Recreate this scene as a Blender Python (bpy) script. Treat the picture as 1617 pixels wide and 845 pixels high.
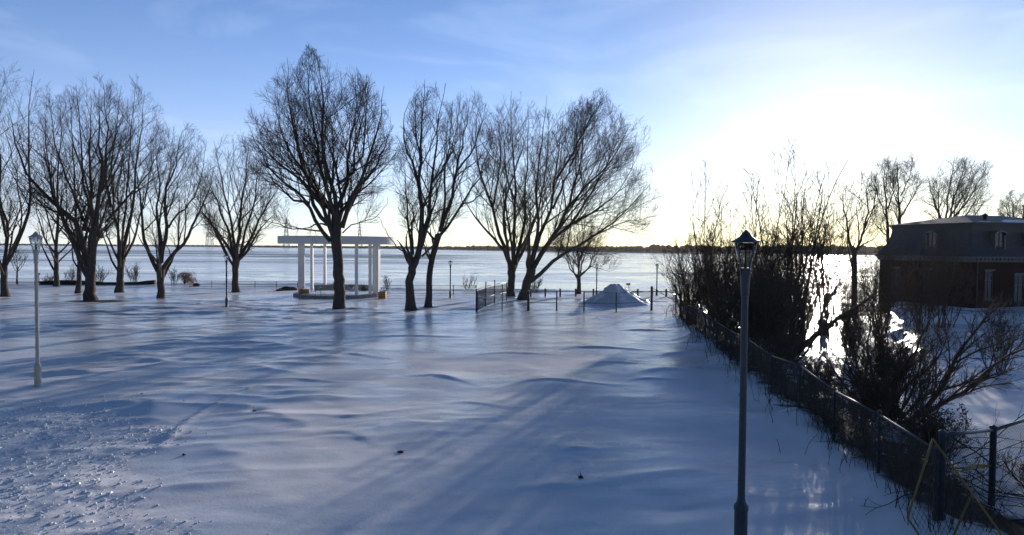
import bpy, math, random
import numpy as np
from mathutils import Vector, Matrix

# ------------------------------------------------------------------ scene, camera, sky, sun, exposure
for o in list(bpy.data.objects):
    bpy.data.objects.remove(o)
SC = bpy.context.scene
COL = SC.collection
R = math.radians
PI = math.pi

CAM_H = 4.8
F_PX = 1050.0
PITCH, ROLL = 1.77, 0.42
camd = bpy.data.cameras.new("Camera")
camd.sensor_width = 36.0
camd.lens = F_PX / 1617.0 * 36.0
camd.clip_start = 0.05
camd.clip_end = 20000
cam = bpy.data.objects.new("Camera", camd)
COL.objects.link(cam)
CAM_M = Matrix.Rotation(R(90 - PITCH), 3, 'X') @ Matrix.Rotation(R(ROLL), 3, 'Z')
cam.matrix_world = Matrix.Translation((0, 0, CAM_H)) @ CAM_M.to_4x4()
SC.camera = cam

SUN_AZ, SUN_EL = 25.3, 9.0
world = bpy.data.worlds.new("World")
SC.world = world
world.use_nodes = True
wn, wl = world.node_tree.nodes, world.node_tree.links
wn.clear()
w_out = wn.new('ShaderNodeOutputWorld')
w_bg = wn.new('ShaderNodeBackground')
sky = wn.new('ShaderNodeTexSky')
sky.sky_type = 'NISHITA'
sky.sun_disc = False
sky.sun_elevation = R(SUN_EL)
sky.sun_rotation = R(SUN_AZ)
sky.altitude = 0
sky.air_density = 1.0
sky.dust_density = 0.4
sky.ozone_density = 6.0
w_bg.inputs['Strength'].default_value = 0.05
# thin high cirrus
tc = wn.new('ShaderNodeTexCoord')
mp = wn.new('ShaderNodeMapping')
mp.inputs['Scale'].default_value = (2.2, 3.0, 9.0)
mp.inputs['Rotation'].default_value = (0.0, 0.25, 0.3)
nz = wn.new('ShaderNodeTexNoise')
nz.inputs['Scale'].default_value = 1.6
nz.inputs['Detail'].default_value = 7
nz.inputs['Roughness'].default_value = 0.55
nz.inputs['Distortion'].default_value = 0.6
cr = wn.new('ShaderNodeMapRange')
cr.inputs['From Min'].default_value = 0.52
cr.inputs['From Max'].default_value = 0.85
cr.inputs['To Max'].default_value = 0.45
mixc = wn.new('ShaderNodeMix')
mixc.data_type = 'RGBA'
gray = wn.new('ShaderNodeMix')
gray.data_type = 'RGBA'
gray.blend_type = 'ADD'
gray.inputs[0].default_value = 1.0
gray.inputs[7].default_value = (6.0, 6.0, 6.0, 1)
wl.new(tc.outputs['Generated'], mp.inputs['Vector'])
wl.new(mp.outputs[0], nz.inputs['Vector'])
wl.new(nz.outputs['Fac'], cr.inputs['Value'])
w_sky = wn.new('ShaderNodeMix'); w_sky.data_type = 'RGBA'; w_sky.blend_type = 'MULTIPLY'
w_sky.inputs[0].default_value = 1.0
w_sky.inputs[7].default_value = (0.72, 0.74, 0.76, 1)      # thin cloud veil
wl.new(sky.outputs[0], w_sky.inputs[6])
wl.new(w_sky.outputs[2], gray.inputs[6])
wl.new(cr.outputs[0], mixc.inputs[0])
wl.new(w_sky.outputs[2], mixc.inputs[6])
wl.new(gray.outputs[2], mixc.inputs[7])
# light scattered more than once: an even blue fill, and the pale haze that whitens the sky low down
w_sep = wn.new('ShaderNodeSeparateXYZ')
wl.new(tc.outputs['Generated'], w_sep.inputs[0])


def wmath(op, a, b=None):
    q = wn.new('ShaderNodeMath'); q.operation = op
    for i, v in enumerate((a, b)):
        if v is None:
            continue
        if isinstance(v, (int, float)):
            q.inputs[i].default_value = v
        else:
            wl.new(v, q.inputs[i])
    return q.outputs[0]


def wadd(a, col, fac):
    q = wn.new('ShaderNodeMix'); q.data_type = 'RGBA'; q.blend_type = 'ADD'
    if isinstance(fac, (int, float)):
        q.inputs[0].default_value = fac
    else:
        wl.new(fac, q.inputs[0])
    wl.new(a, q.inputs[6])
    q.inputs[7].default_value = (*col, 1)
    return q.outputs[2]


w_z = wmath('MAXIMUM', w_sep.outputs['Z'], 0.0)
w_low = wmath('POWER', 2.71828, wmath('MULTIPLY', w_z, -8.0))
w_fill = wmath('POWER', 2.71828, wmath('MULTIPLY', w_z, -3.5))
# broad bright aureole of thin cloud round the low sun
w_dot = wn.new('ShaderNodeVectorMath'); w_dot.operation = 'DOT_PRODUCT'
wl.new(tc.outputs['Generated'], w_dot.inputs[0])
w_dot.inputs[1].default_value = (math.sin(R(SUN_AZ)) * math.cos(R(SUN_EL)), math.cos(R(SUN_AZ)) * math.cos(R(SUN_EL)), math.sin(R(SUN_EL)))
w_fwd = wmath('MAXIMUM', wmath('ADD', wmath('MULTIPLY', w_dot.outputs['Value'], 0.58), 0.42), 0.12)      # more light scattered forward than back
w_aur = wmath('POWER', 2.71828, wmath('MULTIPLY', wmath('SUBTRACT', w_dot.outputs['Value'], 1.0), 42.0))
w_c = wadd(mixc.outputs[2], (5.8, 14.3, 35.0), wmath('MULTIPLY', w_fill, w_fwd))
w_c = wadd(w_c, (18.5, 13.0, 2.0), wmath('MULTIPLY', w_low, w_fwd))
w_c = wadd(w_c, (6.5, 4.6, 1.2), w_aur)
# blue is scattered out of the long path near the horizon
w_ext = wn.new('ShaderNodeMix'); w_ext.data_type = 'RGBA'; w_ext.blend_type = 'MULTIPLY'
wl.new(wmath('MULTIPLY', w_low, wmath('MAXIMUM', wmath('ADD', wmath('MULTIPLY', w_dot.outputs['Value'], 0.8), 0.2), 0.1)), w_ext.inputs[0])
wl.new(w_c, w_ext.inputs[6])
w_ext.inputs[7].default_value = (0.84, 0.74, 0.33, 1)
w_c = w_ext.outputs[2]
wl.new(w_c, w_bg.inputs['Color'])
wl.new(w_bg.outputs[0], w_out.inputs['Surface'])

sund = bpy.data.lights.new("sun", 'SUN')
sund.energy = 3.8
sund.angle = R(0.55)
sund.color = (1.0, 0.90, 0.80)
sun = bpy.data.objects.new("sun", sund)
COL.objects.link(sun)
SDIR = Vector((math.sin(R(SUN_AZ)) * math.cos(R(SUN_EL)), math.cos(R(SUN_AZ)) * math.cos(R(SUN_EL)), math.sin(R(SUN_EL))))
sun.rotation_euler = SDIR.to_track_quat('Z', 'Y').to_euler()
sun.location = (60, 120, 40)

SC.view_settings.view_transform = 'Standard'
SC.view_settings.look = 'None'
SC.view_settings.exposure = 0.30
SC.view_settings.gamma = 1.0
SC.view_settings.use_curve_mapping = False
SC.render.engine = 'CYCLES'
SC.cycles.max_bounces = 6
SC.cycles.diffuse_bounces = 3
SC.cycles.glossy_bounces = 3
SC.cycles.transparent_max_bounces = 8
SC.cycles.caustics_reflective = False
SC.cycles.caustics_refractive = False

# ------------------------------------------------------------------ helpers: view rays, noise
LAKE_Z = -0.8


def ray(px, py):
    v = CAM_M @ Vector(((px - 808.5) / F_PX, -(py - 422.5) / F_PX, -1.0))
    return v


def at(px, py, Y):
    v = ray(px, py)
    k = Y / v.y
    return Vector((v.x * k, Y, CAM_H + v.z * k))


def on_ground(px, py, z=0.0):
    v = ray(px, py)
    k = (z - CAM_H) / v.z
    return Vector((v.x * k, v.y * k, z))


def _hash(ix, iy, seed):
    h = (ix * 374761393 + iy * 668265263 + seed * 974634077) & 0xFFFFFFFF
    h = ((h ^ (h >> 13)) * 1274126177) & 0xFFFFFFFF
    h = h ^ (h >> 16)
    return (h & 0xFFFF) / 65535.0


def vnoise(x, y, seed=0):
    x = np.asarray(x, dtype=np.float64)
    y = np.asarray(y, dtype=np.float64)
    ix = np.floor(x).astype(np.int64)
    iy = np.floor(y).astype(np.int64)
    fx = x - ix
    fy = y - iy
    fx = fx * fx * fx * (fx * (fx * 6 - 15) + 10)
    fy = fy * fy * fy * (fy * (fy * 6 - 15) + 10)
    a = _hash(ix, iy, seed); b = _hash(ix + 1, iy, seed)
    c = _hash(ix, iy + 1, seed); d = _hash(ix + 1, iy + 1, seed)
    return (a * (1 - fx) + b * fx) * (1 - fy) + (c * (1 - fx) + d * fx) * fy


def fbm(x, y, seed=0, octv=4, gain=0.5):
    s = 0.0; a = 1.0; t = 0.0
    x = np.asarray(x, dtype=np.float64); y = np.asarray(y, dtype=np.float64)
    for k in range(octv):
        s = s + a * vnoise(x * 2 ** k + 17.3 * k, y * 2 ** k - 9.1 * k, seed + k)
        t += a
        a *= gain
    return s / t


def smooth(a, b, x):
    t = np.clip((x - a) / (b - a), 0, 1)
    return t * t * (3 - 2 * t)


def fence_x(Y):
    return 7.0 + (np.asarray(Y, dtype=float) - 10.0) * 0.1156


def shore_y(X):
    X = np.asarray(X, dtype=float)
    return 76.0 + 9.0 * smooth(-12, -24, X) + 3.0 * (fbm(np.asarray(X) / 14.0, 0 * np.asarray(X), 5, 3) - 0.5) * 2


def land_mask(X, Y):
    """1 on land, 0 in the river; smooth banks."""
    X = np.asarray(X, dtype=float); Y = np.asarray(Y, dtype=float)
    n = (fbm(X / 5.0, Y / 5.0, 21, 3) - 0.5) * 2
    main = 1 - smooth(-2.0, 2.5, Y - shore_y(X))
    # bay behind the hedge
    west = smooth(3.0, 5.0, X - fence_x(Y) + n * 1.2)
    east = smooth(-1.0, 2.0, 0.575 * Y - X + n * 1.5)
    near = smooth(30.0, 33.0, Y + n * 1.5)
    bay = west * east * near
    house = smooth(30, 34, X - 0.02 * Y) * (1 - smooth(84, 92, Y))
    return np.maximum(main * (1 - bay), house * (1 - bay))


SASTRUGI = []
CRACK = []   # a raised healed crack in the ice crust
DRIFTS = []  # (x, y, radius_x, radius_y, height) tiny hummocks


def gz(X, Y):
    X = np.asarray(X, dtype=float); Y = np.asarray(Y, dtype=float)
    m = land_mask(X, Y)
    # wind-packed drifts, longer across the wind than along it
    wx = X * 0.95 + Y * 0.25
    wy = Y * 0.95 - X * 0.25
    d1 = fbm(wx / 9.0, wy / 5.0, 1, 3)
    rg = 1 - np.abs(2 * fbm(wx / 4.5, wy / 2.2, 8, 3) - 1)
    rg2 = 1 - np.abs(2 * fbm(wx / 1.7 + 40, wy / 1.0, 12, 2) - 1)
    scour = smooth(0.42, 0.7, fbm(X / 12.0 + 3, Y / 12.0, 31, 2))
    soft = 0.45 + 0.55 * smooth(14, 30, Y)
    h = 0.21 * (d1 - 0.5) + soft * (0.12 * scour + 0.02) * (rg ** 3) + soft * 0.035 * scour * rg2 ** 3
    h = h + 0.02 * (fbm(X / 0.7, Y / 0.6, 50, 3) - 0.5)
    # rough trampled crust, near left
    cr_ = crust(X, Y)
    h = h + cr_ * (0.05 * (fbm(X / 0.14, Y / 0.14, 60, 3) - 0.5) + 0.025 * (fbm(X / 0.45, Y / 0.45, 64, 2) - 0.5))
    # bank of soil and snow under the hedge on the right
    fx = X - fence_x(Y)
    h = h + 0.25 * np.exp(-((fx - 0.2) / 0.9) ** 2) * smooth(6, 9, Y) * (1 - smooth(44, 50, Y)) * (0.5 + fbm(X, Y / 2.0, 70, 2))
    right = smooth(1.0, 14.0, fx) * smooth(8, 20, Y)
    h = h - 0.4 * right
    # scour hollows round the larger trunks
    # crisp-lipped wind drifts: gentle back, steep scoured face
    for (sx, sy, ang, L_, w_, hh_) in SASTRUGI:
        ca, sa = math.cos(ang), math.sin(ang)
        u = (X - sx) * ca + (Y - sy) * sa
        v = -(X - sx) * sa + (Y - sy) * ca + 0.25 * w_ * np.sin(u / L_ * 2.2) + 0.5 * w_ * (u / L_) ** 2
        prof = np.where(v > 0, np.exp(-np.clip(v, 0, 50) / w_), np.exp(-(v / (0.16 * w_ + 0.03)) ** 2))
        h = h + 0.58 * hh_ * prof * np.exp(-(u / L_) ** 2)
    for (ax, ay, bx_, by_) in CRACK:
        ux, uy = bx_ - ax, by_ - ay
        tt = np.clip(((X - ax) * ux + (Y - ay) * uy) / (ux * ux + uy * uy), 0, 1)
        dist = np.hypot(X - ax - tt * ux, Y - ay - tt * uy)
        h = h + 0.045 * np.exp(-(dist / 0.075) ** 2)
    for (tx, ty, rr, dd) in DRIFTS:
        q = ((X - tx) ** 2 + (Y - ty) ** 2) / rr ** 2
        h = h + dd * np.exp(-q)
    return m * h + (1 - m) * (LAKE_Z - 0.9)


def crust(X, Y):
    X = np.asarray(X, dtype=float); Y = np.asarray(Y, dtype=float)
    n = fbm(X / 1.8, Y / 1.8, 80, 3) - 0.5
    return smooth(0.0, 2.2, -X - 5.4 + (Y - 11) * -0.42 + n * 5.0) * (1 - smooth(17.5, 20.5, Y + n * 3)) * smooth(5, 8, Y)


def gz1(x, y):
    return float(gz(np.array([x]), np.array([y]))[0])


# ------------------------------------------------------------------ materials
MATS = {}


def mat(name, col, rough=0.6, metal=0.0, noise=None, bump=None, var=0.0, emit=None, trans=0.0, spec=None):
    m = bpy.data.materials.new(name)
    m.use_nodes = True
    n, l = m.node_tree.nodes, m.node_tree.links
    b = n['Principled BSDF']
    b.inputs['Base Color'].default_value = (*col, 1)
    b.inputs['Roughness'].default_value = rough
    b.inputs['Metallic'].default_value = metal
    if trans:
        b.inputs['Transmission Weight'].default_value = trans
    if spec is not None:
        b.inputs['Specular IOR Level'].default_value = spec
    if noise:
        t = n.new('ShaderNodeTexCoord')
        mpp = n.new('ShaderNodeMapping')
        mpp.inputs['Scale'].default_value = noise if isinstance(noise, tuple) else (noise,) * 3
        z = n.new('ShaderNodeTexNoise')
        z.inputs['Scale'].default_value = 1.0
        z.inputs['Detail'].default_value = 5
        z.inputs['Roughness'].default_value = 0.6
        l.new(t.outputs['Object'], mpp.inputs[0])
        l.new(mpp.outputs[0], z.inputs['Vector'])
        rp = n.new('ShaderNodeMapRange')
        rp.inputs['From Min'].default_value = 0.3
        rp.inputs['From Max'].default_value = 0.7
        l.new(z.outputs['Fac'], rp.inputs['Value'])
        mx = n.new('ShaderNodeMix')
        mx.data_type = 'RGBA'
        mx.inputs[6].default_value = (*[c * (1 - var) for c in col], 1)
        mx.inputs[7].default_value = (*[min(1, c * (1 + var)) for c in col], 1)
        l.new(rp.outputs[0], mx.inputs[0])
        l.new(mx.outputs[2], b.inputs['Base Color'])
        if bump:
            bp = n.new('ShaderNodeBump')
            bp.inputs['Strength'].default_value = 0.8
            bp.inputs['Distance'].default_value = bump
            l.new(z.outputs['Fac'], bp.inputs['Height'])
            l.new(bp.outputs[0], b.inputs['Normal'])
    MATS[name] = m
    return m


def snow_material():
    m = bpy.data.materials.new('packed_snow')
    m.use_nodes = True
    n, l = m.node_tree.nodes, m.node_tree.links
    b = n['Principled BSDF']
    b.inputs['IOR'].default_value = 1.31
    t = n.new('ShaderNodeTexCoord')

    def noise(scale, detail, rough=0.55, stretch=(1, 1, 1), dist=0.0):
        mp_ = n.new('ShaderNodeMapping')
        mp_.inputs['Scale'].default_value = stretch
        z = n.new('ShaderNodeTexNoise')
        z.inputs['Scale'].default_value = scale
        z.inputs['Detail'].default_value = detail
        z.inputs['Roughness'].default_value = rough
        z.inputs['Distortion'].default_value = dist
        l.new(t.outputs['Object'], mp_.inputs[0])
        l.new(mp_.outputs[0], z.inputs['Vector'])
        return z.outputs['Fac']

    def ramp(src, a, c, lo=0.0, hi=1.0):
        r_ = n.new('ShaderNodeMapRange')
        r_.interpolation_type = 'SMOOTHSTEP'
        r_.inputs['From Min'].default_value = a
        r_.inputs['From Max'].default_value = c
        r_.inputs['To Min'].default_value = lo
        r_.inputs['To Max'].default_value = hi
        l.new(src, r_.inputs['Value'])
        return r_.outputs[0]

    icy = ramp(noise(0.13, 5, 0.6, (0.7, 1.5, 1), 0.8), 0.36, 0.58)
    sepg = n.new('ShaderNodeSeparateXYZ'); l.new(t.outputs['Object'], sepg.inputs[0])
    crustA = n.new('ShaderNodeAttribute'); crustA.attribute_name = 'crust'
    soilA = n.new('ShaderNodeAttribute'); soilA.attribute_name = 'soil'

    def math_(op, a, c):
        q = n.new('ShaderNodeMath'); q.operation = op
        for i, v in enumerate((a, c)):
            if isinstance(v, (int, float)):
                q.inputs[i].default_value = v
            else:
                l.new(v, q.inputs[i])
        return q.outputs[0]

    def mixc_(f, a, c):
        q = n.new('ShaderNodeMix'); q.data_type = 'RGBA'
        l.new(f, q.inputs[0])
        for i, v in ((6, a), (7, c)):
            if isinstance(v, tuple):
                q.inputs[i].default_value = (*v, 1)
            else:
                l.new(v, q.inputs[i])
        return q.outputs[2]

    # the rink-like sheet of old melt ice lies in the middle of the field
    icy = math_('MAXIMUM', icy, math_('MULTIPLY', math_('MULTIPLY', ramp(sepg.outputs['Y'], 24, 32), ramp(sepg.outputs['Y'], 52, 44)), ramp(noise(0.22, 5, 0.6, (0.6, 1.4, 1), 0.6), 0.30, 0.48)))
    icy = math_('MULTIPLY', icy, math_('SUBTRACT', 1.0, crustA.outputs['Fac']))
    col = mixc_(icy, (0.90, 0.90, 0.91), (0.74, 0.77, 0.82))
    # specks of grit and dirty melt
    dirt = ramp(noise(5.0, 6, 0.7), 0.70, 0.76, 0, 0.5)
    col = mixc_(dirt, col, (0.36, 0.33, 0.30))
    col = mixc_(soilA.outputs['Fac'], col, (0.075, 0.055, 0.038))
    l.new(col, b.inputs['Base Color'])
    l.new(ramp(icy, 0.0, 1.0, 0.45, 0.65), b.inputs['Specular IOR Level'])
    ro = ramp(icy, 0.0, 1.0, 0.58, 0.23)
    fine = noise(3.0, 5, 0.65)
    ro = math_('ADD', ro, math_('MULTIPLY', math_('SUBTRACT', fine, 0.5), 0.22))
    ro = math_('ADD', ro, math_('MULTIPLY', soilA.outputs['Fac'], 0.4))
    l.new(ro, b.inputs['Roughness'])
    # bump: soft wind ripples + grain
    rip = noise(1.1, 4, 0.5, (0.6, 1.6, 1), 0.5)
    b1 = n.new('ShaderNodeBump'); b1.inputs['Strength'].default_value = 0.32; b1.inputs['Distance'].default_value = 0.02
    l.new(rip, b1.inputs['Height'])
    b2 = n.new('ShaderNodeBump'); b2.inputs['Strength'].default_value = 0.5; b2.inputs['Distance'].default_value = 0.012
    l.new(noise(14, 5, 0.7), b2.inputs['Height'])
    l.new(b1.outputs[0], b2.inputs['Normal'])
    l.new(b2.outputs[0], b.inputs['Normal'])
    MATS['snow'] = m
    return m


def ice_material():
    m = bpy.data.materials.new('river_ice')
    m.use_nodes = True
    n, l = m.node_tree.nodes, m.node_tree.links
    b = n['Principled BSDF']
    b.inputs['IOR'].default_value = 1.31
    t = n.new('ShaderNodeTexCoord')

    def noise(scale, detail, rough=0.55, stretch=(1, 1, 1), dist=0.0, kind='n'):
        mp_ = n.new('ShaderNodeMapping')
        mp_.inputs['Scale'].default_value = stretch
        l.new(t.outputs['Object'], mp_.inputs[0])
        if kind == 'v':
            z = n.new('ShaderNodeTexVoronoi')
            z.feature = 'DISTANCE_TO_EDGE'
            z.inputs['Scale'].default_value = scale
            l.new(mp_.outputs[0], z.inputs['Vector'])
            return z.outputs['Distance']
        z = n.new('ShaderNodeTexNoise')
        z.inputs['Scale'].default_value = scale
        z.inputs['Detail'].default_value = detail
        z.inputs['Roughness'].default_value = rough
        z.inputs['Distortion'].default_value = dist
        l.new(mp_.outputs[0], z.inputs['Vector'])
        return z.outputs['Fac']

    def ramp(src, a, c, lo=0.0, hi=1.0):
        r_ = n.new('ShaderNodeMapRange')
        r_.interpolation_type = 'SMOOTHSTEP'
        r_.inputs['From Min'].default_value = a
        r_.inputs['From Max'].default_value = c
        r_.inputs['To Min'].default_value = lo
        r_.inputs['To Max'].default_value = hi
        l.new(src, r_.inputs['Value'])
        return r_.outputs[0]

    def math_(op, a, c):
        q = n.new('ShaderNodeMath'); q.operation = op
        for i, v in enumerate((a, c)):
            if isinstance(v, (int, float)):
                q.inputs[i].default_value = v
            else:
                l.new(v, q.inputs[i])
        return q.outputs[0]

    def mixc_(f, a, c):
        q = n.new('ShaderNodeMix'); q.data_type = 'RGBA'
        l.new(f, q.inputs[0])
        for i, v in ((6, a), (7, c)):
            if isinstance(v, tuple):
                q.inputs[i].default_value = (*v, 1)
            else:
                l.new(v, q.inputs[i])
        return q.outputs[2]

    sep = n.new('ShaderNodeSeparateXYZ'); l.new(t.outputs['Object'], sep.inputs[0])
    west = ramp(sep.outputs['X'], 40, -70)
    floes = ramp(math_('ADD', noise(0.06, 9, 0.65, (0.55, 1.0, 1), 1.2), math_('MULTIPLY', west, 0.10)), 0.47, 0.58)   # snow on the ice / bare grey ice
    rub = ramp(noise(0.12, 8, 0.75, (0.5, 0.8, 1), 0.8), 0.52, 0.58)                       # rubble
    big = ramp(noise(0.016, 6, 0.6, (0.3, 1.6, 1), 0.6), 0.40, 0.62)                        # broad bands
    band = math_('MULTIPLY', ramp(sep.outputs['Y'], 185, 235), ramp(sep.outputs['Y'], 800, 450))
    lead = ramp(noise(0.008, 11, 0.68, (0.25, 1.3, 1), 1.0), 0.45, 0.50)
    lead = math_('MULTIPLY', lead, math_('MULTIPLY', band, ramp(west, 0, 1, 0.12, 1.0)))
    thin = ramp(noise(0.03, 9, 0.65, (0.22, 1.8, 1), 0.5), 0.57, 0.63)
    lead = math_('MAXIMUM', lead, math_('MULTIPLY', thin, math_('MULTIPLY', ramp(sep.outputs['Y'], 95, 150), 0.75)))
    col = mixc_(floes, (0.34, 0.33, 0.31), (0.93, 0.90, 0.85))
    col = mixc_(math_('MULTIPLY', big, 0.35), col, (0.90, 0.87, 0.83))
    col = mixc_(math_('MULTIPLY', rub, 0.85), col, (0.95, 0.93, 0.89))
    col = mixc_(lead, col, (0.012, 0.02, 0.03))
    l.new(col, b.inputs['Base Color'])
    ro = math_('ADD', ramp(floes, 0, 1, 0.10, 0.22), math_('ADD', math_('MULTIPLY', lead, 0.08), math_('MULTIPLY', rub, 0.10)))
    l.new(ro, b.inputs['Roughness'])
    l.new(ramp(lead, 0, 1, 0.5, 0.05), b.inputs['Specular IOR Level'])
    b1 = n.new('ShaderNodeBump'); b1.inputs['Strength'].default_value = 0.6; b1.inputs['Distance'].default_value = 0.06
    l.new(noise(0.7, 7, 0.7, (0.8, 1.2, 1), 0.4), b1.inputs['Height'])
    l.new(b1.outputs[0], b.inputs['Normal'])
    MATS['ice'] = m
    return m


snow_material(); ice_material()
mat('bark', (0.075, 0.060, 0.048), 0.9, noise=(9, 9, 1.6), var=0.45, bump=0.02)
mat('twig', (0.060, 0.045, 0.036), 0.85)
mat('red_twig', (0.16, 0.075, 0.045), 0.85)
mat('shrub_bark', (0.10, 0.068, 0.045), 0.9, noise=8, var=0.4)
mat('weed', (0.055, 0.042, 0.028), 0.95)
mat('dead_leaf', (0.05, 0.035, 0.022), 0.9)
mat('sunlit_lamp_paint', (0.52, 0.46, 0.38), 0.45, noise=6, var=0.12)  # grey metal warmed to beige: sunlight on the left lamp put into colour
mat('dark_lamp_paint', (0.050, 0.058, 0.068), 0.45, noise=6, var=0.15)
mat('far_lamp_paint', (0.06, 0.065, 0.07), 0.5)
mat('lamp_glass', (0.9, 0.92, 0.92), 0.05, trans=1.0)
MATS['lamp_glass'].node_tree.nodes['Principled BSDF'].inputs['IOR'].default_value = 1.08
mat('galv', (0.09, 0.095, 0.10), 0.5, metal=0.3, noise=12, var=0.2)
mat('wire', (0.05, 0.05, 0.05), 0.6)
mat('blue_post', (0.045, 0.060, 0.080), 0.5, noise=8, var=0.2)
mat('yellow', (0.24, 0.17, 0.03), 0.5, noise=10, var=0.2)
mat('tape', (0.45, 0.33, 0.03), 0.4)
mat('white_paint', (0.85, 0.84, 0.81), 0.5, noise=2.5, var=0.06)
mat('concrete', (0.34, 0.33, 0.32), 0.85, noise=3, var=0.25, bump=0.01)
mat('orange_wood', (0.42, 0.20, 0.08), 0.7, noise=(2, 12, 12), var=0.3)
mat('iron', (0.025, 0.025, 0.028), 0.5)
mat('dark_wood', (0.045, 0.035, 0.028), 0.85, noise=(1, 10, 10), var=0.4, bump=0.01)
mat('brown_post', (0.07, 0.055, 0.045), 0.85, noise=6, var=0.3)
mat('rock', (0.05, 0.05, 0.05), 0.9, noise=3, var=0.5, bump=0.05)
mat('slate', (0.030, 0.032, 0.036), 0.55, noise=(3, 3, 8), var=0.35, bump=0.01)
mat('roofing', (0.035, 0.036, 0.04), 0.6, noise=2, var=0.3)
mat('cornice_paint', (0.12, 0.12, 0.115), 0.6, noise=3, var=0.15)
mat('frame_paint', (0.14, 0.14, 0.135), 0.55)
mat('pane_glass', (0.03, 0.035, 0.04), 0.06)
mat('hazed_far_trees', (0.10, 0.085, 0.075), 0.95, noise=0.2, var=0.3)  # wood colour lightened: distance haze painted into it
mat('far_land', (0.30, 0.29, 0.28), 0.95, noise=0.05, var=0.4)
mat('hazed_pylon_steel', (0.45, 0.46, 0.47), 0.6)  # steel paled so the towers fade: haze put into the base colour
mat('sign_face', (0.55, 0.42, 0.10), 0.6)
mat('beige', (0.55, 0.50, 0.42), 0.7)


def brick_material():
    m = bpy.data.materials.new('dark_brick')
    m.use_nodes = True
    n, l = m.node_tree.nodes, m.node_tree.links
    b = n['Principled BSDF']
    t = n.new('ShaderNodeTexCoord')
    sp = n.new('ShaderNodeSeparateXYZ')
    cb = n.new('ShaderNodeCombineXYZ')
    ad = n.new('ShaderNodeMath'); ad.operation = 'ADD'
    l.new(t.outputs['Object'], sp.inputs[0])
    l.new(sp.outputs['X'], ad.inputs[0]); l.new(sp.outputs['Y'], ad.inputs[1])
    l.new(ad.outputs[0], cb.inputs[0]); l.new(sp.outputs['Z'], cb.inputs[1])
    br = n.new('ShaderNodeTexBrick')
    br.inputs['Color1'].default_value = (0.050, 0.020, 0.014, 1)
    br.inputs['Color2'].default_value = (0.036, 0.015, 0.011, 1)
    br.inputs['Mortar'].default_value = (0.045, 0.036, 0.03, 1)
    br.inputs['Scale'].default_value = 1.0
    br.inputs['Brick Width'].default_value = 0.22
    br.inputs['Row Height'].default_value = 0.075
    br.inputs['Mortar Size'].default_value = 0.008
    l.new(cb.outputs[0], br.inputs['Vector'])
    l.new(br.outputs['Color'], b.inputs['Base Color'])
    b.inputs['Roughness'].default_value = 0.95
    b.inputs['Specular IOR Level'].default_value = 0.2
    MATS['brick'] = m


brick_material()

# ------------------------------------------------------------------ mesh builder


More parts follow.
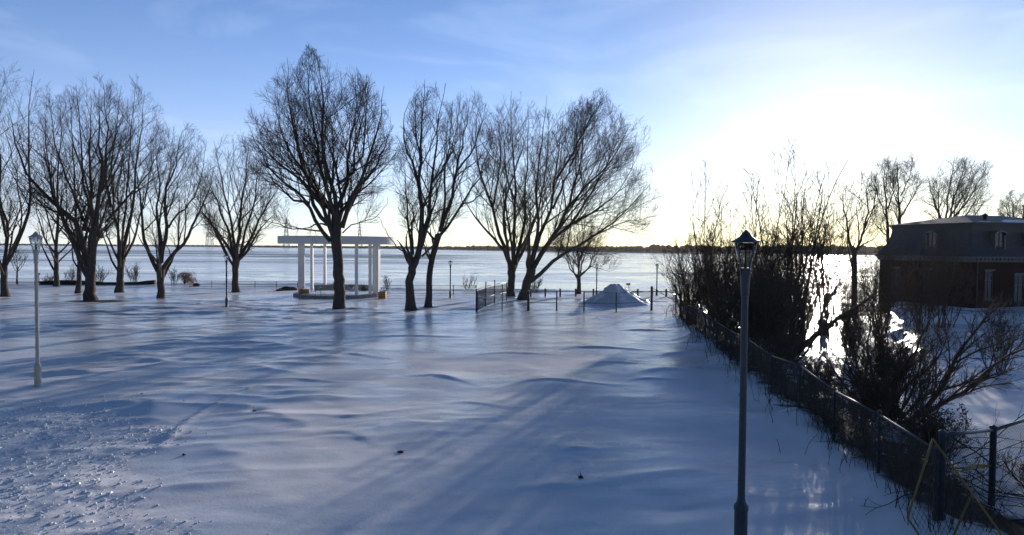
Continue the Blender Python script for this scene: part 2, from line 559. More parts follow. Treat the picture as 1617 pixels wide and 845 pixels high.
class MB:
    """collects vertices and faces of ONE mesh object"""

    def __init__(self):
        self.v = []; self.q = []; self.t = []; self.n = 0; self.ng = []

    def add(self, verts, quads=None, tris=None):
        verts = np.asarray(verts, dtype=np.float64).reshape(-1, 3)
        if quads is not None and len(quads):
            self.q.append(np.asarray(quads, dtype=np.int64).reshape(-1, 4) + self.n)
        if tris is not None and len(tris):
            self.t.append(np.asarray(tris, dtype=np.int64).reshape(-1, 3) + self.n)
        self.v.append(verts)
        self.n += len(verts)
        return self

    def tubes(self, P, Rr, S=6, cap=False):
        P = np.asarray(P, dtype=np.float64); Rr = np.asarray(Rr, dtype=np.float64)
        if P.ndim == 2:
            P = P[None]; Rr = Rr[None]
        N, K, _ = P.shape
        T = np.gradient(P, axis=1)
        T /= np.linalg.norm(T, axis=2, keepdims=True) + 1e-12
        m = T.mean(axis=1)
        ref = np.where((np.abs(m[:, 2]) > 0.8)[:, None], np.array([1.0, 0.13, 0]), np.array([0.1, 0.05, 1.0]))[:, None, :]
        U = np.cross(T, np.broadcast_to(ref, T.shape))
        U /= np.linalg.norm(U, axis=2, keepdims=True) + 1e-12
        V = np.cross(T, U)
        a = np.arange(S) * 2 * PI / S
        ring = P[:, :, None, :] + Rr[:, :, None, None] * (np.cos(a)[None, None, :, None] * U[:, :, None, :] + np.sin(a)[None, None, :, None] * V[:, :, None, :])
        idx = np.arange(N * K * S).reshape(N, K, S)
        A = idx[:, :-1, :]; B = np.roll(A, -1, axis=2)
        Cc = idx[:, 1:, :]; D = np.roll(Cc, -1, axis=2)
        quads = np.stack([A, B, D, Cc], axis=-1).reshape(-1, 4)
        tris = None
        verts = ring.reshape(-1, 3)
        if cap:
            extra = []; tr = []
            base = len(verts)
            for i in range(N):
                for k, flip in ((0, True), (K - 1, False)):
                    c = base + len(extra)
                    extra.append(P[i, k])
                    for s in range(S):
                        p, q = idx[i, k, s], idx[i, k, (s + 1) % S]
                        tr.append((c, q, p) if flip else (c, p, q))
            verts = np.vstack([verts, np.array(extra)])
            tris = tr
        return self.add(verts, quads, tris)

    def bar(self, a, b, r=0.03, S=8, r2=None):
        return self.tubes(np.array([a, b], dtype=float), np.array([r, r if r2 is None else r2]), S, cap=True)

    def box(self, c, size, rz=0.0, bev=0.0, M=None):
        sx, sy, sz = [s / 2 for s in size]
        b = min(bev, sx * .9, sy * .9, sz * .9)
        if b <= 0:
            vs = np.array([(x, y, z) for z in (-sz, sz) for y in (-sy, sy) for x in (-sx, sx)])
            qs = [(0, 2, 3, 1), (4, 5, 7, 6), (0, 1, 5, 4), (2, 6, 7, 3), (0, 4, 6, 2), (1, 3, 7, 5)]
            ts = None
        else:
            vs = []; key = {}
            for X in (-1, 1):
                for Y in (-1, 1):
                    for Z in (-1, 1):
                        for ax in range(3):
                            p = [X * (sx - b), Y * (sy - b), Z * (sz - b)]
                            p[ax] = (X * sx, Y * sy, Z * sz)[ax]
                            key[(X, Y, Z, ax)] = len(vs); vs.append(p)
            qs = []; ts = []
            for ax in range(3):
                o = [i for i in range(3) if i != ax]
                for s in (-1, 1):
                    f = []
                    for (p, q) in ((-1, -1), (1, -1), (1, 1), (-1, 1)):
                        k = [0, 0, 0]; k[ax] = s; k[o[0]] = p; k[o[1]] = q
                        f.append(key[(*k, ax)])
                    qs.append(f)
            for ax in range(3):
                o = [i for i in range(3) if i != ax]
                for p in (-1, 1):
                    for q in (-1, 1):
                        f = []
                        for s, kk in ((-1, 0), (-1, 1), (1, 1), (1, 0)):
                            k = [0, 0, 0]; k[ax] = s; k[o[0]] = p; k[o[1]] = q
                            f.append(key[(*k, o[kk])])
                        qs.append(f)
            for X in (-1, 1):
                for Y in (-1, 1):
                    for Z in (-1, 1):
                        ts.append([key[(X, Y, Z, 0)], key[(X, Y, Z, 1)], key[(X, Y, Z, 2)]])
            vs = np.array(vs)
        cz, sn = math.cos(rz), math.sin(rz)
        rot = np.array([[cz, -sn, 0], [sn, cz, 0], [0, 0, 1]])
        vs = vs @ rot.T + np.array(c)
        if M is not None:
            vs = np.array([M @ Vector(v) for v in vs])
        return self.add(vs, qs, ts)

    def lathe(self, prof, c=(0, 0, 0), S=20):
        pr = np.array(prof, dtype=float)
        a = np.arange(S) * 2 * PI / S
        vs = np.stack([pr[:, 0:1] * np.cos(a), pr[:, 0:1] * np.sin(a), np.repeat(pr[:, 1:2], S, 1)], -1).reshape(-1, 3) + np.array(c)
        idx = np.arange(len(pr) * S).reshape(len(pr), S)
        A = idx[:-1]; B = np.roll(A, -1, 1); Cc = idx[1:]; D = np.roll(Cc, -1, 1)
        return self.add(vs, np.stack([A, B, D, Cc], -1).reshape(-1, 4))

    def poly(self, pts):
        pts = np.array(pts, dtype=float)
        if len(pts) == 4:
            return self.add(pts, [(0, 1, 2, 3)])
        return self.add(pts, None, [(0, i, i + 1) for i in range(1, len(pts) - 1)])

    def build(self, name, m, parent=None, smooth_=False, origin=None):
        V = np.vstack(self.v)
        if origin is not None:
            V = V - np.array(origin)
        me = bpy.data.meshes.new(name)
        Q = np.vstack(self.q) if self.q else np.zeros((0, 4), int)
        T = np.vstack(self.t) if self.t else np.zeros((0, 3), int)
        me.vertices.add(len(V))
        me.vertices.foreach_set('co', V.astype(np.float32).ravel())
        nl = Q.size + T.size
        me.loops.add(nl)
        me.loops.foreach_set('vertex_index', np.concatenate([Q.ravel(), T.ravel()]).astype(np.int32))
        me.polygons.add(len(Q) + len(T))
        starts = np.concatenate([np.arange(len(Q)) * 4, Q.size + np.arange(len(T)) * 3]).astype(np.int32)
        me.polygons.foreach_set('loop_start', starts)
        me.polygons.foreach_set('use_smooth', np.full(len(starts), bool(smooth_)))
        me.update(calc_edges=True)
        me.validate()
        if not smooth_ or True:
            pass
        me.materials.append(MATS[m] if isinstance(m, str) else m)
        o = bpy.data.objects.new(name, me)
        COL.objects.link(o)
        if parent is not None:
            o.parent = parent
        if origin is not None:
            o.location = origin
        return o


def tag(o, label=None, cat=None, group=None, kind=None):
    if label: o['label'] = label
    if cat: o['category'] = cat
    if group: o['group'] = group
    if kind: o['kind'] = kind
    return o


def empty(name, loc, rz=0.0):
    o = bpy.data.objects.new(name, None)
    COL.objects.link(o)
    o.location = loc
    o.rotation_euler = (0, 0, rz)
    o.empty_display_size = 0.3
    return o


def copy_tree(o, parent=None):
    c = o.copy()
    COL.objects.link(c)
    c.parent = parent
    for ch in list(o.children):
        copy_tree(ch, c)
    return c


# ------------------------------------------------------------------ SETTING: snow field, river ice, far shore
SOIL = []     # (x, y, rx, ry)
for (px, py, rx, ry) in ((150, 475, 2.4, 1.3), (168, 476, 1.6, 0.8), (543, 488.5, 1.5, 0.8), (650, 488, 0.9, 0.5),
                         (676, 485, 0.8, 0.4), (256, 470, 0.9, 0.5), (372, 460, 0.9, 0.5), (8, 469, 1.0, 0.6),
                         (828, 472, 1.2, 0.8)):
    p = on_ground(px, py)
    SOIL.append((p.x, p.y, rx, ry))
for (px, py) in ((535, 489), (650, 488), (143, 474), (255, 471), (372, 460)):
    p = on_ground(px, py)
    DRIFTS.append((p.x, p.y, 1.6, -0.06))
for (px, py, rr, dd) in ((660, 690, 0.9, 0.05), (925, 725, 0.55, -0.06), (915, 715, 0.5, 0.05), (1070, 800, 0.5, -0.05),
                         (430, 660, 0.8, 0.05), (402, 652, 0.25, -0.08), (1130, 660, 1.6, 0.16), (1050, 590, 1.8, 0.16),
                         (870, 610, 1.3, 0.10), (700, 600, 1.2, 0.10), (240, 640, 1.6, 0.12)):
    p = on_ground(px, py)
    DRIFTS.append((p.x, p.y, rr, dd))


_c = [on_ground(a_, b_) for a_, b_ in ((252, 712), (300, 668), (318, 655), (352, 638), (392, 620), (418, 612))]
CRACK += [(p_.x, p_.y, q_.x, q_.y) for p_, q_ in zip(_c[:-1], _c[1:])]


for (px, py, deg, L_, w_, hh_) in ((905, 712, 35, .55, .45, .075), (925, 735, -70, .5, .35, .05), (700, 598, -25, 1.3, .7, .09), (880, 606, 8, 1.5, .8, .11),
                                  (950, 551, 5, 1.8, 1.0, .15), (1012, 523, 10, 1.6, .9, .15), (1052, 590, 25, 1.5, .8, .15), (1028, 602, 12, .9, .5, .09),
                                  (1120, 648, -35, 1.3, .7, .14), (980, 575, -5, 1.2, .6, .09), (820, 560, 5, 1.8, .8, .08), (760, 640, -10, 1.0, .6, .05),
                                  (430, 660, -15, .8, .5, .06), (200, 562, 8, 1.8, .9, .10), (300, 540, 0, 2.2, .9, .10), (120, 590, 10, 1.4, .7, .08),
                                  (560, 560, -8, 1.7, .8, .08), (480, 600, 10, 1.4, .8, .07), (1075, 560, 20, 1.2, .7, .14), (240, 645, -30, 1.0, .9, .10),
                                  (650, 530, 5, 2.4, 1.0, .11), (1000, 640, 15, .9, .6, .05), (560, 690, -20, .8, .6, .04), (1060, 800, 40, .5, .4, .05)):
    p_ = on_ground(px, py)
    SASTRUGI.append((p_.x, p_.y, R(deg), L_, w_, hh_))


def build_ground():
    def axis(knots):
        out = []
        for a, b, s in knots:
            out.append(np.arange(a, b, s))
        return np.concatenate(out)
    xs = axis([(-130, -50, 1.0), (-50, -22, 0.35), (-22, 16, 0.11), (16, 45, 0.25), (45, 140, 1.0)])
    ys = axis([(-20, 7, 0.6), (7, 24, 0.09), (24, 50, 0.16), (50, 84, 0.3), (84, 110, 1.0)])
    X, Y = np.meshgrid(xs, ys)
    Z = gz(X, Y)
    V = np.stack([X, Y, Z], -1).reshape(-1, 3)
    ny, nx = X.shape
    idx = np.arange(nx * ny).reshape(ny, nx)
    Q = np.stack([idx[:-1, :-1], idx[:-1, 1:], idx[1:, 1:], idx[1:, :-1]], -1).reshape(-1, 4)
    o = MB().add(V, Q).build('snow_ground', 'snow', smooth_=True)
    me = o.data
    soil = np.zeros(nx * ny)
    xf, yf = X.ravel(), Y.ravel()
    n = fbm(xf / 0.5, yf / 0.5, 90, 4)
    for (sx, sy, rx, ry) in SOIL:
        q = ((xf - sx) / rx) ** 2 + ((yf - sy) / ry) ** 2
        soil = np.maximum(soil, smooth(0.08, 0.34, np.exp(-q) * (0.35 + 1.1 * n) - 0.12))
    fx = xf - fence_x(yf)
    hed = np.exp(-((fx - 1.0) / 1.1) ** 2) * smooth(9, 12, yf) * (1 - smooth(46, 52, yf))
    soil = np.maximum(soil, smooth(0.25, 0.6, hed * (0.2 + 1.2 * n)))
    bank = np.exp(-((yf - shore_y(xf) + 1.2) / 0.9) ** 2)
    soil = np.maximum(soil, smooth(0.45, 0.8, bank * (0.2 + 1.3 * fbm(xf / 2.0, yf / 0.5, 95, 3))))
    for nm, val in (('soil', soil), ('crust', crust(xf, yf))):
        at_ = me.attributes.new(nm, 'FLOAT', 'POINT')
        at_.data.foreach_set('value', val.astype(np.float32))
    tag(o, kind='structure')
    return o


build_ground()

# the frozen river reaches the horizon
b = MB()
b.poly([(-9000, -40, LAKE_Z), (9000, -40, LAKE_Z), (9000, 12000, LAKE_Z), (-9000, 12000, LAKE_Z)])
tag(b.build('river_ice', 'ice'), kind='structure')


def far_shore():
    # waterline of the opposite bank, from west (far) to east (nearer)
    ctrl = [(-2600, 2100), (-1200, 1750), (-700, 1650), (-300, 1400), (-60, 1000), (60, 850), (170, 760), (330, 700), (520, 680), (900, 640), (1500, 600)]
    cx = np.array([c[0] for c in ctrl], float); cy = np.array([c[1] for c in ctrl], float)
    xs = np.linspace(cx[0], cx[-1], 420)
    ys = np.interp(xs, cx, cy) + (fbm(xs / 60.0, xs * 0, 110, 3) - 0.5) * 40
    # bank
    rows = []
    for (dy, dz) in ((0, LAKE_Z - 0.3), (6, LAKE_Z + 1.0), (40, LAKE_Z + 1.8), (300, 2.2), (1200, 2.5)):
        rows.append(np.stack([xs * (1 + dy / 4000), ys + dy, np.full_like(xs, dz)], -1))
    V = np.stack(rows)
    k, m_, _ = V.shape
    idx = np.arange(k * m_).reshape(k, m_)
    Q = np.stack([idx[:-1, :-1], idx[:-1, 1:], idx[1:, 1:], idx[1:, :-1]], -1).reshape(-1, 4)
    tag(MB().add(V.reshape(-1, 3), Q).build('far_shore', 'far_land', smooth_=True), kind='structure')
    # bare winter wood on the bank: thousands of small ragged crowns
    rng = np.random.default_rng(5)
    N = 9000
    u = rng.random(N)
    tx = cx[0] + (cx[-1] - cx[0]) * u
    keep = rng.random(N) < np.interp(tx, [-2600, -700, -200, 0, 1500], [0.35, 0.45, 0.8, 1, 1])
    tx = tx[keep]
    N = len(tx)
    ty = np.interp(tx, cx, cy) + 8 + rng.random(N) ** 1.5 * 90
    hmax = np.interp(tx, [-2600, -600, -200, 60, 300, 1500], [4.0, 4.5, 5.2, 7.0, 9, 10])
    hh = hmax * (0.45 + 0.65 * fbm(tx / 35.0, ty / 60.0, 120, 3)) * rng.uniform(0.7, 1.15, N)
    w = hh * rng.uniform(0.35, 0.75, N)
    S = 6
    mb = MB()
    a = np.arange(S) * 2 * PI / S
    prof = [(0.5, 0.0), (0.95, 0.35), (1.0, 0.55), (0.55, 0.85), (0.05, 1.0)]
    P = np.zeros((N, len(prof), S, 3))
    for k, (pr, pz) in enumerate(prof):
        jit = rng.uniform(0.6, 1.25, (N, S))
        P[:, k, :, 0] = tx[:, None] + w[:, None] * pr * np.cos(a) * jit
        P[:, k, :, 1] = ty[:, None] + w[:, None] * pr * np.sin(a) * jit
        P[:, k, :, 2] = 0.2 + hh[:, None] * pz * rng.uniform(0.9, 1.1, (N, S))
    idx = np.arange(P[..., 0].size).reshape(N, len(prof), S)
    A = idx[:, :-1]; B = np.roll(A, -1, 2); Cc = idx[:, 1:]; D = np.roll(Cc, -1, 2)
    mb.add(P.reshape(-1, 3), np.stack([A, B, D, Cc], -1).reshape(-1, 4))
    tag(mb.build('far_treeline', 'hazed_far_trees'), 'low dark bare wood along the opposite bank of the frozen river', 'treeline', kind='stuff')


far_shore()


def pylon(px, top, Y):
    base = at(px, 390, Y); base.z = 1.0
    H = at(px, top, Y).z - 1.0
    root = empty('transmission_tower', base)
    body = MB()
    w = H * 0.09
    lv = [0, .25, .45, .62, .76, .88, 1.0]
    wd = [w * (1 - .88 * t) for t in lv]
    r = 0.22 * H / 45
    for i in range(len(lv) - 1):
        z0, z1 = lv[i] * H, lv[i + 1] * H
        cs0 = [(sx * wd[i], sy * wd[i], z0) for sx, sy in ((-1, -1), (1, -1), (1, 1), (-1, 1))]
        cs1 = [(sx * wd[i + 1], sy * wd[i + 1], z1) for sx, sy in ((-1, -1), (1, -1), (1, 1), (-1, 1))]
        for k in range(4):
            body.bar(cs0[k], cs1[k], r * 1.4, 4)
            body.bar(cs0[k], cs1[(k + 1) % 4], r, 4)
            body.bar(cs0[(k + 1) % 4], cs1[k], r, 4)
    for t, L in ((.66, .17), (.79, .15), (.91, .12)):
        arms = MB()
        for s in (-1, 1):
            arms.bar((0, 0, t * H + H * .03), (s * L * H, 0, t * H), r, 4)
            arms.bar((0, 0, t * H), (s * L * H, 0, t * H), r, 4)
        arms.build('cross_arm', 'hazed_pylon_steel', root)
    body.build('lattice_mast', 'hazed_pylon_steel', root)
    return root


for (px, top, Y, lab) in ((331, 337, 1500, 'tall lattice transmission tower on far bank, the largest one beyond the ice'),
                          (250, 345, 1650, 'faint lattice transmission tower on far bank behind the low forked tree'),
                          (452, 344, 1700, 'lattice transmission tower on far bank above the west end of the pavilion canopy'),
                          (568, 352, 1900, 'small distant lattice tower rising just above the middle of the pavilion canopy')):
    tag(pylon(px, top, Y), lab, 'transmission tower', 'transmission towers across the river')

# ------------------------------------------------------------------ TREES


def envelope_exit(P, D, L, env):
    """shorten lengths so tips stay inside the crown: env = (cx,cy,cz,rx,ry,rz_up,rz_dn)"""
    cx, cy, cz, rx, ry, ru, rd = env
    s = np.linspace(0.08, 1.0, 12)
    Q = P[:, None, :] + D[:, None, :] * (L[:, None] * s)[:, :, None]
    rz = np.where(Q[..., 2] > cz, ru, rd)
    az_ = np.arctan2(Q[..., 1] - cy, Q[..., 0] - cx) + cx * 3.0
    el_ = np.arctan2(Q[..., 2] - cz, np.hypot(Q[..., 0] - cx, Q[..., 1] - cy) + 1e-6)
    lump = 0.99 + 0.05 * np.sin(3 * az_ + 4 * el_ + rx) + 0.05 * np.sin(7 * el_ - 2 * az_ + 2 * rx) + 0.05 * np.sin(13 * el_ + 5 * az_)
    e = ((Q[..., 0] - cx) / rx) ** 2 + ((Q[..., 1] - cy) / ry) ** 2 + ((Q[..., 2] - cz) / rz) ** 2
    out = e > lump ** 2
    first = np.where(out.any(1), s[out.argmax(1)], 1.0)
    return L * np.maximum(first, 0.22), first


def grow(P0, D0, L, R0, K, rng, wander, up, tip=0.35):
    N = len(P0)
    P = np.zeros((N, K, 3)); P[:, 0] = P0
    D = D0.copy()
    st = (L / (K - 1))[:, None]
    for k in range(1, K):
        D = D + rng.normal(0, wander, (N, 3)) + np.array([0, 0, up])
        D /= np.linalg.norm(D, axis=1, keepdims=True)
        P[:, k] = P[:, k - 1] + D * st
    t = np.linspace(0, 1, K)[None]
    Rr = R0[:, None] * (1 - (1 - tip) * t)
    return P, Rr


def spawn(P, Rr, m, rng, tmin, tmax, amin, amax, lrat, rrat, up0, env=None, lmin=0.3, taper=0.55):
    N, K, _ = P.shape
    t = tmin + (tmax - tmin) * (np.arange(m)[None] + rng.random((N, m))) / m
    f = t * (K - 1); i = np.minimum(f.astype(int), K - 2); fr = (f - i)[..., None]
    r_ = np.arange(N)[:, None]
    p = P[r_, i] * (1 - fr) + P[r_, i + 1] * fr
    T = P[r_, i + 1] - P[r_, i]
    T /= np.linalg.norm(T, axis=2, keepdims=True) + 1e-9
    rad = Rr[r_, i] * (1 - fr[..., 0]) + Rr[r_, i + 1] * fr[..., 0]
    seg = np.linalg.norm(P[:, 1:] - P[:, :-1], axis=2).sum(1)
    L = seg[:, None] * lrat * rng.uniform(0.6, 1.25, (N, m)) * (1 - taper * (t - tmin) / max(tmax - tmin, 1e-6))
    L = np.maximum(L, lmin)
    az = np.arange(m)[None] * 2.399 + rng.uniform(0, 2 * PI, (N, 1)) + rng.normal(0, .5, (N, m))
    ref = np.where(np.abs(T[..., 2:3]) > 0.85, np.array([1., 0, 0]), np.array([0, 0, 1.]))
    U = np.cross(T, ref); U /= np.linalg.norm(U, axis=2, keepdims=True) + 1e-9
    V = np.cross(T, U)
    a = rng.uniform(amin, amax, (N, m))[..., None]
    D = np.cos(a) * T + np.sin(a) * (np.cos(az)[..., None] * U + np.sin(az)[..., None] * V)
    D = D + np.array([0, 0, up0])
    D /= np.linalg.norm(D, axis=2, keepdims=True)
    p = p.reshape(-1, 3); D = D.reshape(-1, 3); L = L.ravel(); R0 = (rad * rrat).ravel()
    # short parents carry few children
    keep = rng.random((N, m)) < np.clip(seg / (0.8 * np.median(seg)), 0.15, 1.0)[:, None]
    keep = keep.ravel()
    if env is not None:
        L, first = envelope_exit(p, D, L, env)
        L = L * np.where(first < 1, rng.uniform(0.78, 1.12, len(L)), 1.0)
        keep &= (first > 0.35) | (rng.random(len(L)) < 0.25)
        R0 = R0 * np.clip(first + .3, .4, 1)
    return p[keep], D[keep], L[keep], R0[keep]


def resample(pts, K):
    pts = np.array(pts, float)
    d = np.r_[0, np.cumsum(np.linalg.norm(np.diff(pts, axis=0), axis=1))]
    # Catmull-Rom-ish smoothing by dense linear + box filter
    s = np.linspace(0, d[-1], K * 4)
    q = np.stack([np.interp(s, d, pts[:, k]) for k in range(3)], -1)
    ker = np.ones(5) / 5
    qq = np.stack([np.convolve(np.pad(q[:, k], 2, mode='edge'), ker, 'valid') for k in range(3)], -1)
    qq[0] = q[0]; qq[-1] = q[-1]
    j = np.linspace(0, len(qq) - 1, K).round().astype(int)
    return qq[j]


def make_tree(name, label, group, base_px, trunk, limbs, crown, seed, dens=1.0, r_scale=0.88, cat='tree', Y=None,
              m=(10, 7, 4, 3), extra=5, bark='bark', twigm='twig', fine=0.0085, ydep=0.9, droop=0.0, flare=1.5, levels=4):
    """trunk: [(px,py,width_px)...] from base up; limbs: [[(px,py)...], start width px]; crown: (px0,px1,py_top,py_bottom)"""
    rng = np.random.default_rng(seed)
    if Y is None:
        g = on_ground(base_px[0], base_px[1])
        Y = g.y
    pos = at(base_px[0], base_px[1], Y)
    pos.z = gz1(pos.x, pos.y) - 0.05
    mpp = Y / F_PX                                     # metres per photo pixel at this distance
    root = empty(name, pos)
    tag(root, label, cat, group)
    o = np.array(pos)
    # crown ellipsoid
    x0, x1, yt, yb = crown
    ymid = yt + (yb - yt) * 0.60
    c = at((x0 + x1) / 2, ymid, Y)
    env = (c.x - o[0], 0.0, c.z - o[2], (x1 - x0) / 2 * mpp, (x1 - x0) / 2 * mpp * ydep, (ymid - yt) * mpp, (yb - ymid) * mpp)
    W = lambda px, py, dy=0.0: np.array(at(px, py, Y)) - o + np.array([0, dy, 0])
    tb = MB()
    tp = np.array([W(a, b_) for a, b_, _ in trunk]); tr = np.array([w_ * mpp / 2 for _, _, w_ in trunk]) * r_scale
    tp[0] = (0, 0, -0.1)
    K = max(10, 3 * len(trunk))
    tpp = resample(tp, K)
    dd = np.r_[0, np.cumsum(np.linalg.norm(np.diff(tp, axis=0), axis=1))]
    trr = np.interp(np.linspace(0, dd[-1], K), dd, tr)
    hh = tpp[:, 2]
    trr = trr * (1 + (flare - 1) * np.exp(-np.clip(hh, 0, None) / 0.35))
    # lumpy trunk
    tpp[1:-1, :2] += rng.normal(0, 0.02 * tr[0] / 0.25, (K - 2, 2))
    tb.tubes(tpp, trr, 12)
    tb.tubes(np.array([tpp[-1], tpp[-1] + (tpp[-1] - tpp[-2]) * 0.4]), np.array([trr[-1], trr[-1] * 0.3]), 12)
    KL = 12
    LP, LR = [], []
    for li, (pts, w_) in enumerate(limbs):
        n_ = len(pts)
        dyend = rng.uniform(-1, 1) * env[4] * 0.75
        q = []
        for i, (a, b_) in enumerate(pts):
            f = (i / (n_ - 1)) ** 1.2
            q.append(W(a, b_, dyend * f))
        # crooked: extra bends between traced joints
        q = resample(np.array(q), KL)
        q[2:-1] += rng.normal(0, 0.05, (KL - 3, 3)) * min(1.0, np.linalg.norm(q[-1] - q[0]) / 6)
        LP.append(q)
        r0 = w_ * mpp / 2 * r_scale
        LR.append(np.linspace(1, 0, KL) ** 1.15 * (r0 - fine * 1.4) + fine * 1.4)
    if extra:
        # limbs toward and away from the viewer to fill the crown's depth
        n_ = extra
        t = rng.uniform(0.55, 1.0, n_)
        i = (t * (K - 1)).astype(int)
        p = tpp[i]
        az = np.where(np.arange(n_) % 2 == 0, PI / 2, -PI / 2) + rng.normal(0, 0.75, n_)
        el = rng.uniform(0.7, 1.25, n_)
        D = np.stack([np.cos(az) * np.cos(el), np.sin(az) * np.cos(el), np.sin(el)], -1)
        Lg = np.full(n_, (env[5] + env[6]) * 0.95)
        big = env[:2] + (env[2] * 1.0, env[3], env[4], env[5], env[6] * 2.2)
        Lg = envelope_exit(p, D, Lg, big)[0] * rng.uniform(0.85, 1.0, n_)
        EP, ER = grow(p, D, Lg, np.maximum(trr[i] * rng.uniform(0.35, 0.55, n_), 0.03), KL, rng, 0.10, 0.05, tip=0.15)
        LP += list(EP); LR += list(ER)
    LP = np.array(LP); LR = np.array(LR)
    tb.tubes(LP, LR, 8)
    tobj = tb.build('trunk', bark, root, smooth_=True)
    cb = MB()
    m1, m2, m3, m4 = [max(2, int(round(v * dens))) if k < 3 else v for k, v in enumerate(m)]
    p, D, L, r0 = spawn(LP, LR, m1, rng, 0.20, 0.99, 0.35, 0.95, 0.46, 0.50, 0.10 - droop, env, 1.2, taper=0.45)
    P2, R2 = grow(p, D, L, np.clip(r0, fine * 1.6, 0.075), 8, rng, 0.052, 0.04 - droop, tip=0.25)
    cb.tubes(P2, R2, 5)
    p, D, L, r0 = spawn(P2, R2, m2, rng, 0.15, 0.99, 0.30, 0.90, 0.55, 0.55, 0.07 - droop, env, 0.8, taper=0.35)
    P3, R3 = grow(p, D, L, np.clip(r0, fine * 1.2, 0.025), 6, rng, 0.05, 0.035 - droop, tip=0.45)
    cb.tubes(P3, R3, 4)
    p, D, L, r0 = spawn(P3, R3, m3, rng, 0.12, 0.98, 0.30, 0.90, 0.55, 0.65, 0.05 - droop * 1.5, env, 0.6, taper=0.3)
    P4, R4 = grow(p, D, L, np.clip(r0, fine * .9, 0.011), 5, rng, 0.042, 0.05 - droop, tip=0.55)
    cb.tubes(P4, R4, 3)
    if levels > 3 and m4:
        p, D, L, r0 = spawn(P4, R4, m4, rng, 0.1, 0.9, 0.3, 0.9, 0.6, 0.75, 0.05 - droop * 1.5, env, 0.4, taper=0.3)
        P5, R5 = grow(p, D, L, np.clip(r0, fine * 0.6, 0.007), 4, rng, 0.045, 0.06 - droop, tip=0.6)
        cb.tubes(P5, R5, 3)
    cb.build('crown', twigm, root, smooth_=True)
    return root


GT = 'bare trees along the river bank'
# A: partly cut by the frame edge
make_tree('maple_tree', 'bare tree cut off by the left edge of the picture', GT, (8, 469),
          [(8, 469, 12), (6, 440, 10), (6, 420, 11)],
          [([(5, 422), (11, 374), (8, 343), (-12, 318), (-30, 250), (-40, 170)], 6),
           ([(8, 420), (18, 395), (34, 349), (31, 312), (22, 240), (14, 150), (16, 95)], 7),
           ([(14, 405), (34, 374), (52, 350), (58, 322), (60, 270), (50, 200)], 4),
           ([(3, 425), (-10, 380), (-40, 330), (-70, 280)], 5),
           ([(10, 374), (0, 320), (5, 250), (0, 160), (5, 100)], 5)],
          (-110, 82, 76, 400), 11)
make_tree('maple_tree', 'straight slim trunk with a low left limb, behind the tall lamp post', GT, (89, 453),
          [(89, 453, 8.5), (89, 420, 7.5), (89, 398, 7)],
          [([(88, 400), (92, 343), (92, 281), (98, 220), (96, 160)], 6),
           ([(87, 400), (71, 386), (55, 365), (40, 337), (35, 290)], 4),
           ([(91, 370), (110, 330), (118, 280), (122, 220)], 3),
           ([(91, 330), (75, 290), (68, 240), (70, 180)], 3)],
          (28, 150, 140, 400), 12, dens=0.85)
make_tree('maple_tree', 'slim dark trunk just behind the thick forked tree', GT, (123, 462),
          [(123, 462, 8.5), (125, 430, 7.5), (126, 404, 7)],
          [([(126, 406), (118, 343), (117, 281), (112, 200), (115, 150)], 5.5),
           ([(126, 395), (140, 350), (150, 290), (160, 220)], 4),
           ([(123, 380), (100, 340), (88, 280), (80, 220)], 3)],
          (70, 195, 140, 400), 13, dens=0.8)
make_tree('maple_tree', 'thickest low-forking tree with brown soil bared around its foot', GT, (143, 474),
          [(143, 474, 19), (142, 445, 16), (141, 420, 18)],
          [([(139, 422), (135, 392), (132, 358), (123, 345), (105, 328), (65, 281), (52, 238), (46, 180)], 12),
           ([(132, 365), (141, 321), (135, 266), (132, 200), (126, 140)], 8),
           ([(145, 425), (152, 411), (163, 374), (175, 328), (194, 288), (197, 238), (206, 160)], 12.5),
           ([(160, 376), (151, 337), (151, 297), (158, 220), (165, 150)], 6),
           ([(136, 405), (126, 401), (105, 380), (92, 355), (58, 321), (38, 290)], 5),
           ([(175, 328), (170, 270), (180, 200), (178, 135)], 6),
           ([(168, 350), (200, 310), (230, 270), (250, 215)], 5),
           ([(133, 350), (112, 290), (95, 230), (92, 160)], 5)],
          (30, 268, 128, 400), 14, dens=1.05)
make_tree('maple_tree', 'medium tree standing by the dark timber edging, left of the low-forked tree', GT, (189, 462),
          [(189, 462, 13), (190, 430, 11), (191, 411, 12)],
          [([(189, 413), (186, 368), (178, 325), (175, 260), (185, 180), (190, 135)], 6),
           ([(192, 412), (200, 368), (212, 328), (215, 281), (225, 210), (232, 150)], 7),
           ([(195, 409), (215, 380), (224, 355), (238, 310), (255, 250)], 5),
           ([(187, 411), (170, 380), (160, 340), (158, 290)], 4),
           ([(191, 400), (196, 340), (203, 270), (205, 190), (210, 135)], 5)],
          (140, 275, 128, 405), 15)
make_tree('maple_tree', 'tree forking wide at head height, its trunk pale below and black at the fork', GT, (254, 471),
          [(254, 471, 13), (254, 445, 11.5), (253, 426, 15)],
          [([(249, 428), (240, 410), (227, 368), (227, 328), (222, 290), (214, 240)], 8),
           ([(252, 420), (251, 405), (245, 368), (236, 331), (239, 303), (228, 250), (232, 205)], 7),
           ([(254, 415), (256, 400), (264, 352), (262, 303), (282, 256), (292, 205)], 8.5),
           ([(257, 424), (262, 416), (295, 380), (313, 340), (333, 303), (342, 262)], 8),
           ([(266, 360), (273, 343), (301, 315), (310, 280), (315, 230)], 4),
           ([(256, 390), (248, 340), (256, 280), (262, 210)], 4)],
          (206, 348, 190, 410), 16, flare=1.25)
